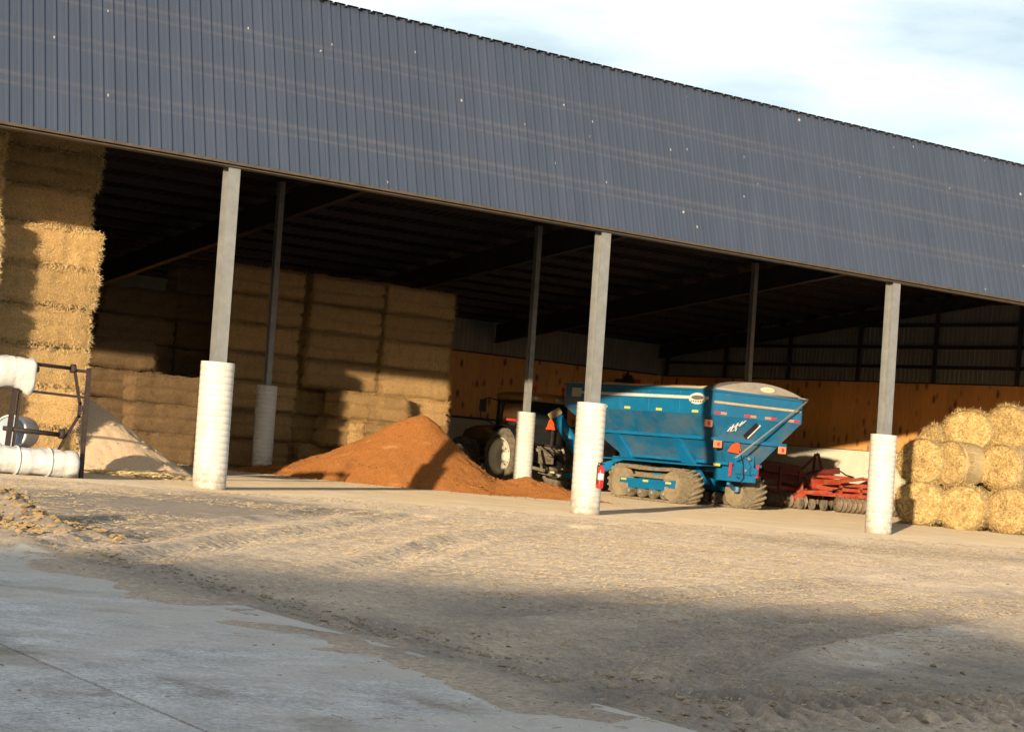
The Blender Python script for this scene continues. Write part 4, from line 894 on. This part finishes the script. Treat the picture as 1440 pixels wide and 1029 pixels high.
cabp = [(-.62,.82),(1.32,.70),(1.32,-.70),(-.62,-.82)]
m = MB(); m.loft([[(x*.95,y*.94,1.52) for x, y in cabp], [(x,y,2.15) for x, y in cabp], [(x*.94,y*.95,3.0) for x, y in cabp]]); cb = part(m, 'cab', glass, tr)
for (x, y) in cabp:
    m = MB(); m.bar((x*1.0,y*1.005,1.5),(x*.945,y*.96,3.02),.08); part(m, 'cab_pillar', black, cb)
m = MB(); m.bar((-.62,.8,2.15),(-.62,-.8,2.15),.06); m.box((-.6,0,1.85), (.08,1.5,.62)); part(m, 'rear_panel', black, cb)
m = MB(); m.loft([[(-.85,-.98,3.0),(1.35,-.9,3.0),(1.35,.9,3.0),(-.85,.98,3.0)], [(-.88,-1.0,3.16),(1.42,-.92,3.16),(1.42,.92,3.16),(-.88,1.0,3.16)], [(-.7,-.8,3.30),(1.2,-.75,3.30),(1.2,.75,3.30),(-.7,.8,3.30)]]); rf = part(m, 'cab_roof', roof_bounce_tan, tr, bevel=.03)
amber = M('amber_lamp', (.85,.25,.03), rough=.25)
for (y, mt) in ((.42, amber),(-.18, lens_m),(-.92, lens_m),(.82, lens_m)):
    m = MB(); m.box((-.90,y,3.10), (.06,.16,.10)); part(m, 'work_lamp', mt, rf)
for y in (.62,-.58):
    m = MB(); m.lathe([(.03,0),(.03,.12),(.06,.13),(.06,.26),(.03,.30)], 12, (-.6,y,3.30)); part(m, 'beacon', redr, rf)
m = MB(); m.tube([(1.1,.75,2.9),(1.15,1.35,3.02),(1.1,1.62,2.95)], .025, 6); m.tube([(1.15,1.6,2.95),(1.2,1.66,2.3),(1.3,1.0,2.1)], .02, 6); m.box((1.08,1.66,2.72), (.08,.24,.44)); part(m, 'mirror', black, tr)
m = MB(); m.tube([(1.45,.72,1.6),(1.45,.72,3.0),(1.55,.72,3.2)], .06, 10); part(m, 'exhaust', black, tr)
tq_ = [(.32,2.06),(-.10,2.06),(-.05,2.16),(.04,2.42),(.18,2.42),(.27,2.16)]
m = MB(); m.loft([[(-.98, a, b_) for a, b_ in tq_], [(-1.0, a, b_) for a, b_ in tq_]]); part(m, 'slow_triangle', smv, tr)
m = MB(); m.bar((-.96,0,1.5),(-.97,0,2.1),.05); m.bar((-.6,0,1.5),(-.98,0,1.5),.06); part(m, 'triangle_bracket', dark_steel, tr)
m = MB()
for s_ in (1,-1):
    m.bar((-.3,s_*.42,.7),(-1.35,s_*.5,.62),.09,.1); m.bar((-.35,s_*.45,1.35),(-.95,s_*.48,1.3),.1,.1); m.bar((-.95,s_*.48,1.3),(-1.2,s_*.5,.66),.06,.06)
m.bar((-.4,0,.55),(-1.3,0,.48),.12,.1); m.bar((-.5,0,1.2),(-1.15,0,1.15),.07); m.box((-.55,0,1.15), (.3,.7,.6)); part(m, 'rear_linkage', rubber, tr)
m = MB(); m.tube([(-.6,.2,1.5),(-1.1,.25,1.3),(-1.6,.1,1.0),(-2.2,0,.8)], .02, 6); m.tube([(-.6,-.2,1.5),(-1.0,-.25,1.2),(-1.6,-.1,.95),(-2.2,.05,.8)], .02, 6); m.tube([(-.6,.0,1.4),(-1.2,-.35,1.1),(-1.8,-.1,.9)], .02, 6); part(m, 'hydraulic_hose', black, tr)

# ------------------------------------------------------------------ red disc harrow (X along the gang)
A_, B_ = Vector((30.4,18.35,0)), Vector((35.6,17.0,0)); ha = math.atan2((B_-A_).y, (B_-A_).x); HL = (B_-A_).length
dh = thing('disc_harrow', A_, ha, 'red folding disc harrow with rows of muddy discs parked beside the round bales', 'disc harrow')
for (y, z, x0_, x1_, w) in ((-.35,.62,1.6,HL,.13),(-.35,.84,2.0,HL,.12),(.9,1.02,1.0,HL,.14),(.5,1.28,2.2,HL-.3,.12),(.2,.70,.2,HL,.12)):
    m = MB(); m.bar((x0_,y,z),(x1_,y,z+.02),w,w); part(m, 'frame_beam', redp, dh)
for xq in (1.7,2.5,3.35,4.2,5.0):
    m = MB(); m.bar((xq,-.42,.72),(xq,1.3,.9),.10,.12); m.bar((xq,-.36,.62),(xq,-.36,1.0),.10,.08); part(m, 'cross_member', redp, dh)
m = MB(); m.bar((2.2,-.3,1.05),(3.5,.1,1.12),.22,.2); m.bar((3.4,.1,1.12),(4.6,.3,1.32),.16,.14); part(m, 'wing_arm', redp, dh)
m = MB(); m.bar((1.9,-.45,.95),(2.9,-.45,.80),.2,.16); m.bar((1.5,-.4,.62),(2.9,-.45,.72),.16,.14); part(m, 'hinge_link', redp, dh)
m = MB(); m.bar((1.35,-.45,.35),(1.75,-.45,.62),.22,.22); part(m, 'depth_arm', redp, dh)
m = MB(); m.loft([[(.1,.1,.95),(2.3,.1,.9),(2.3,1.2,.9),(.1,1.2,.95)], [(.2,.2,1.72),(1.9,.2,1.58),(2.1,1.1,1.5),(.2,1.1,1.72)]]); part(m, 'folded_wing', redd, dh, bevel=.02)
m = MB(); m.bar((.2,-.1,1.35),(2.3,-.1,1.22),.1,.1); m.bar((.2,-.1,1.0),(2.3,-.1,.95),.1,.1); m.bar((.2,-.12,.62),(2.2,-.12,.62),.1,.1); m.bar((.9,-.15,.6),(.9,-.15,1.5),.09,.09); m.bar((1.7,-.15,.6),(1.7,-.15,1.4),.09,.09); part(m, 'folded_wing_frame', redd, dh)
m = MB(); m.bar((2.15,.6,1.45),(2.75,.5,2.12),.08,.08); m.bar((2.75,.5,2.12),(2.9,.4,1.55),.11,.11); m.bar((2.75,.7,2.1),(2.8,.9,1.2),.08,.08); m.lathe([(.03,-.06),(.09,-.05),(.09,.05),(.03,.06)], 12, (2.95,.4,1.55), 'Y'); part(m, 'mast', redd, dh)
m = MB(); m.loft([[(2.2,.2,1.3),(3.6,.2,1.42),(3.6,.5,1.42),(2.2,.5,1.3)], [(2.6,.2,1.45),(3.55,.2,1.66),(3.55,.5,1.66),(2.6,.5,1.45)]]); part(m, 'mast_foot', redd, dh)
m = MB(); m.tube([(3.5,.3,1.6),(3.9,.3,1.4),(4.4,.3,1.32),(4.9,.3,1.5),(5.2,.3,1.7)], .03, 6); m.tube([(2.4,-.4,.9),(2.8,-.55,.75),(3.3,-.5,.9)], .025, 6); part(m, 'hydraulic_hose', black, dh)
m = MB(); m.bar((4.2,.2,1.36),(5.1,.2,1.55),.09,.09); m.bar((5.1,.2,1.55),(5.3,.2,1.25),.09,.09); m.box((4.9,.2,1.62), (.28,.12,.10)); part(m, 'lift_cylinder', white_p, dh)
dm = MB(); dm.lathe([(.02,-.0),(.12,.02),(.22,.05),(.275,.08),(.28,.085),(.22,.06),(.12,.03),(.02,.015)], 22, axis='X', caps=False); dmesh = dm.mesh('disc', disc_m, fix=False)
for gy, x0_, n_, rz_ in ((-.62,3.05,14,.22),(-.35,.35,8,.2),(.95,.4,24,-.2)):
    for k in range(n_): link('disc', dmesh, parent=dh, loc=(x0_+.20*k, gy+.02*math.sin(k), .29), rot=(0,0,rz_))
    m = MB(); m.bar((x0_-.05,gy,.29),(x0_+.2*n_,gy,.29),.04,.04); part(m, 'gang_axle', dark_steel, dh)
    for k in range(0, n_, 4):
        m = MB(); m.bar((x0_+.2*k+.1,gy,.29),(x0_+.2*k+.1,gy+.16,.66),.05,.10); part(m, 'disc_hanger', redp if gy < -.5 else redd, dh)
for k in range(3):
    m = MB(); m.lathe([(.04,-.07),(.17,-.07),(.20,-.05),(.20,.05),(.17,.07),(.04,.07)], 22, (1.55+.55*k,-.62+.1*k,.21), 'X'); part(m, 'gauge_wheel', rubber, dh)

# red folded implement seen over the tarp, against the back wall
im = thing('folded_implement', (33.3,30.6,0), 0, 'dark folded implement with a red tip rising behind the grain cart at the back wall', 'implement')
m = MB(); m.box((0,0,.75), (3.6,.5,.25)); m.box((0,0,2.6), (.25,.25,4.0)); part(m, 'frame', dark_steel, im)
for s_ in (0,):
    m = MB(); m.bar((s_-.5,0,4.55),(s_+.4,0,4.6),.2,.25); m.bar((s_-.3,0,4.4),(s_+.3,0,4.85),.12,.2); m.bar((s_,0,4.7),(s_+.1,0,5.0),.1,.1); part(m, 'boom', black, im)
    m = MB(); m.box((s_+.6,0,4.62), (.3,.2,.28)); part(m, 'end_plate', redr, im)
for x in (-1.5,1.5):
    m = MB(); m.lathe([(.1,-.15),(.38,-.15),(.42,-.1),(.42,.1),(.38,.15),(.1,.15)], 24, (x,-.3,.42), 'Y'); part(m, 'wheel', rubber, im)

# ------------------------------------------------------------------ litter on the yard
def in_yard_z(x, y):
    j = np.searchsorted(yy[:, 0], y); j = min(max(j, 0), nr-1)
    a, b_ = x0[j, 0], x1[j, 0]; i = int((x-a)/(b_-a)*(nc-1)); i = min(max(i, 0), nc-1); return float(zz[j, i])
x0 = -12.0 + 3.2*((yy+28.5)/27); x1 = 0.5 + 34*((yy+28.5)/27)
V = []; F = []
for k in range(60000):
    v_ = random.random()**.8; y = -27.5 + 26*v_; tq = (y+28.5)/27
    x = -11.5+3.2*tq + (11.5+34*tq)*random.random()
    if fbm(np.array([x]), np.array([y]), .25, 3, 91)[0] + .35*random.random() < .05: continue
    z = max(in_yard_z(x, y), .0 if x < -9.32 else -1) + .008
    if x < -9.32 and random.random() < .75: continue
    a = random.uniform(0, math.pi); fr_ = (y+28.5)/27; l = random.uniform(.02,.09)*(.6+1.2*fr_); w = random.uniform(.0012,.0028)*(.7+3*fr_)
    dx, dy = math.cos(a)*l/2, math.sin(a)*l/2; nx_, ny_ = -math.sin(a)*w, math.cos(a)*w; t1, t2 = random.uniform(0,.02), random.uniform(0,.02)
    b0 = len(V); V += [(x-dx-nx_,y-dy-ny_,z+t1),(x+dx-nx_,y+dy-ny_,z+t2),(x+dx+nx_,y+dy+ny_,z+t2+.004),(x-dx+nx_,y-dy+ny_,z+t1+.004)]; F.append((b0,b0+1,b0+2,b0+3))
me = bpy.data.meshes.new('straw_litter'); me.from_pydata(V, [], F); me.materials.append(litter_m)
tag(link('straw_litter', me), 'thin straw stalks scattered over the dirt yard', 'straw litter', kind='stuff')
cb_ = MB()
clodm = M('clod_dirt', (.16,.125,.09), (.36,.29,.20), scale=9, rough=.95)
for k in range(5200):
    m_ = random.random()
    if m_ < .35: y = random.uniform(-27.5,-15); x = -9.15+abs(random.gauss(0,.5))
    elif m_ < .5: y = random.uniform(-27,-14); x = random.uniform(-12.5,-9.3)
    elif m_ < .75: x = random.gauss(-6.3,1.7); y = -25.2+random.gauss(0,.6)
    else: y = random.uniform(-24,-4); x = random.uniform(-9+.3*(y+28),-2+1.1*(y+28))
    s_ = min(.032, random.expovariate(170)+.003)
    if x < -9.32: s_ = min(s_*.6, .014)
    clod(x, y, max(in_yard_z(x, y), 0 if x < -9.32 else -1)+s_*.2, s_)
tag(cb_.build('mud_clods', clodm, fix=False), 'small brown mud clods lying about the yard and along the pad edge', 'mud clods', kind='stuff')
# clods of the manure heap at the left edge
hb = MB(); cb_ = hb
for k in range(1500):
    x = random.gauss(-8.45,.42); y = random.gauss(-12.7,.9); s_ = min(.05,random.expovariate(60)+.006)
    clod(x, y, max(0, in_yard_z(x, y))+s_*.3, s_)
tag(hb.build('manure_heap', M('straw_manure', (.22,.15,.07), (.42,.30,.15), scale=12, rough=.95), fix=False), 'low lumpy heap of straw manure at the left edge of the yard', 'manure heap', kind='stuff')
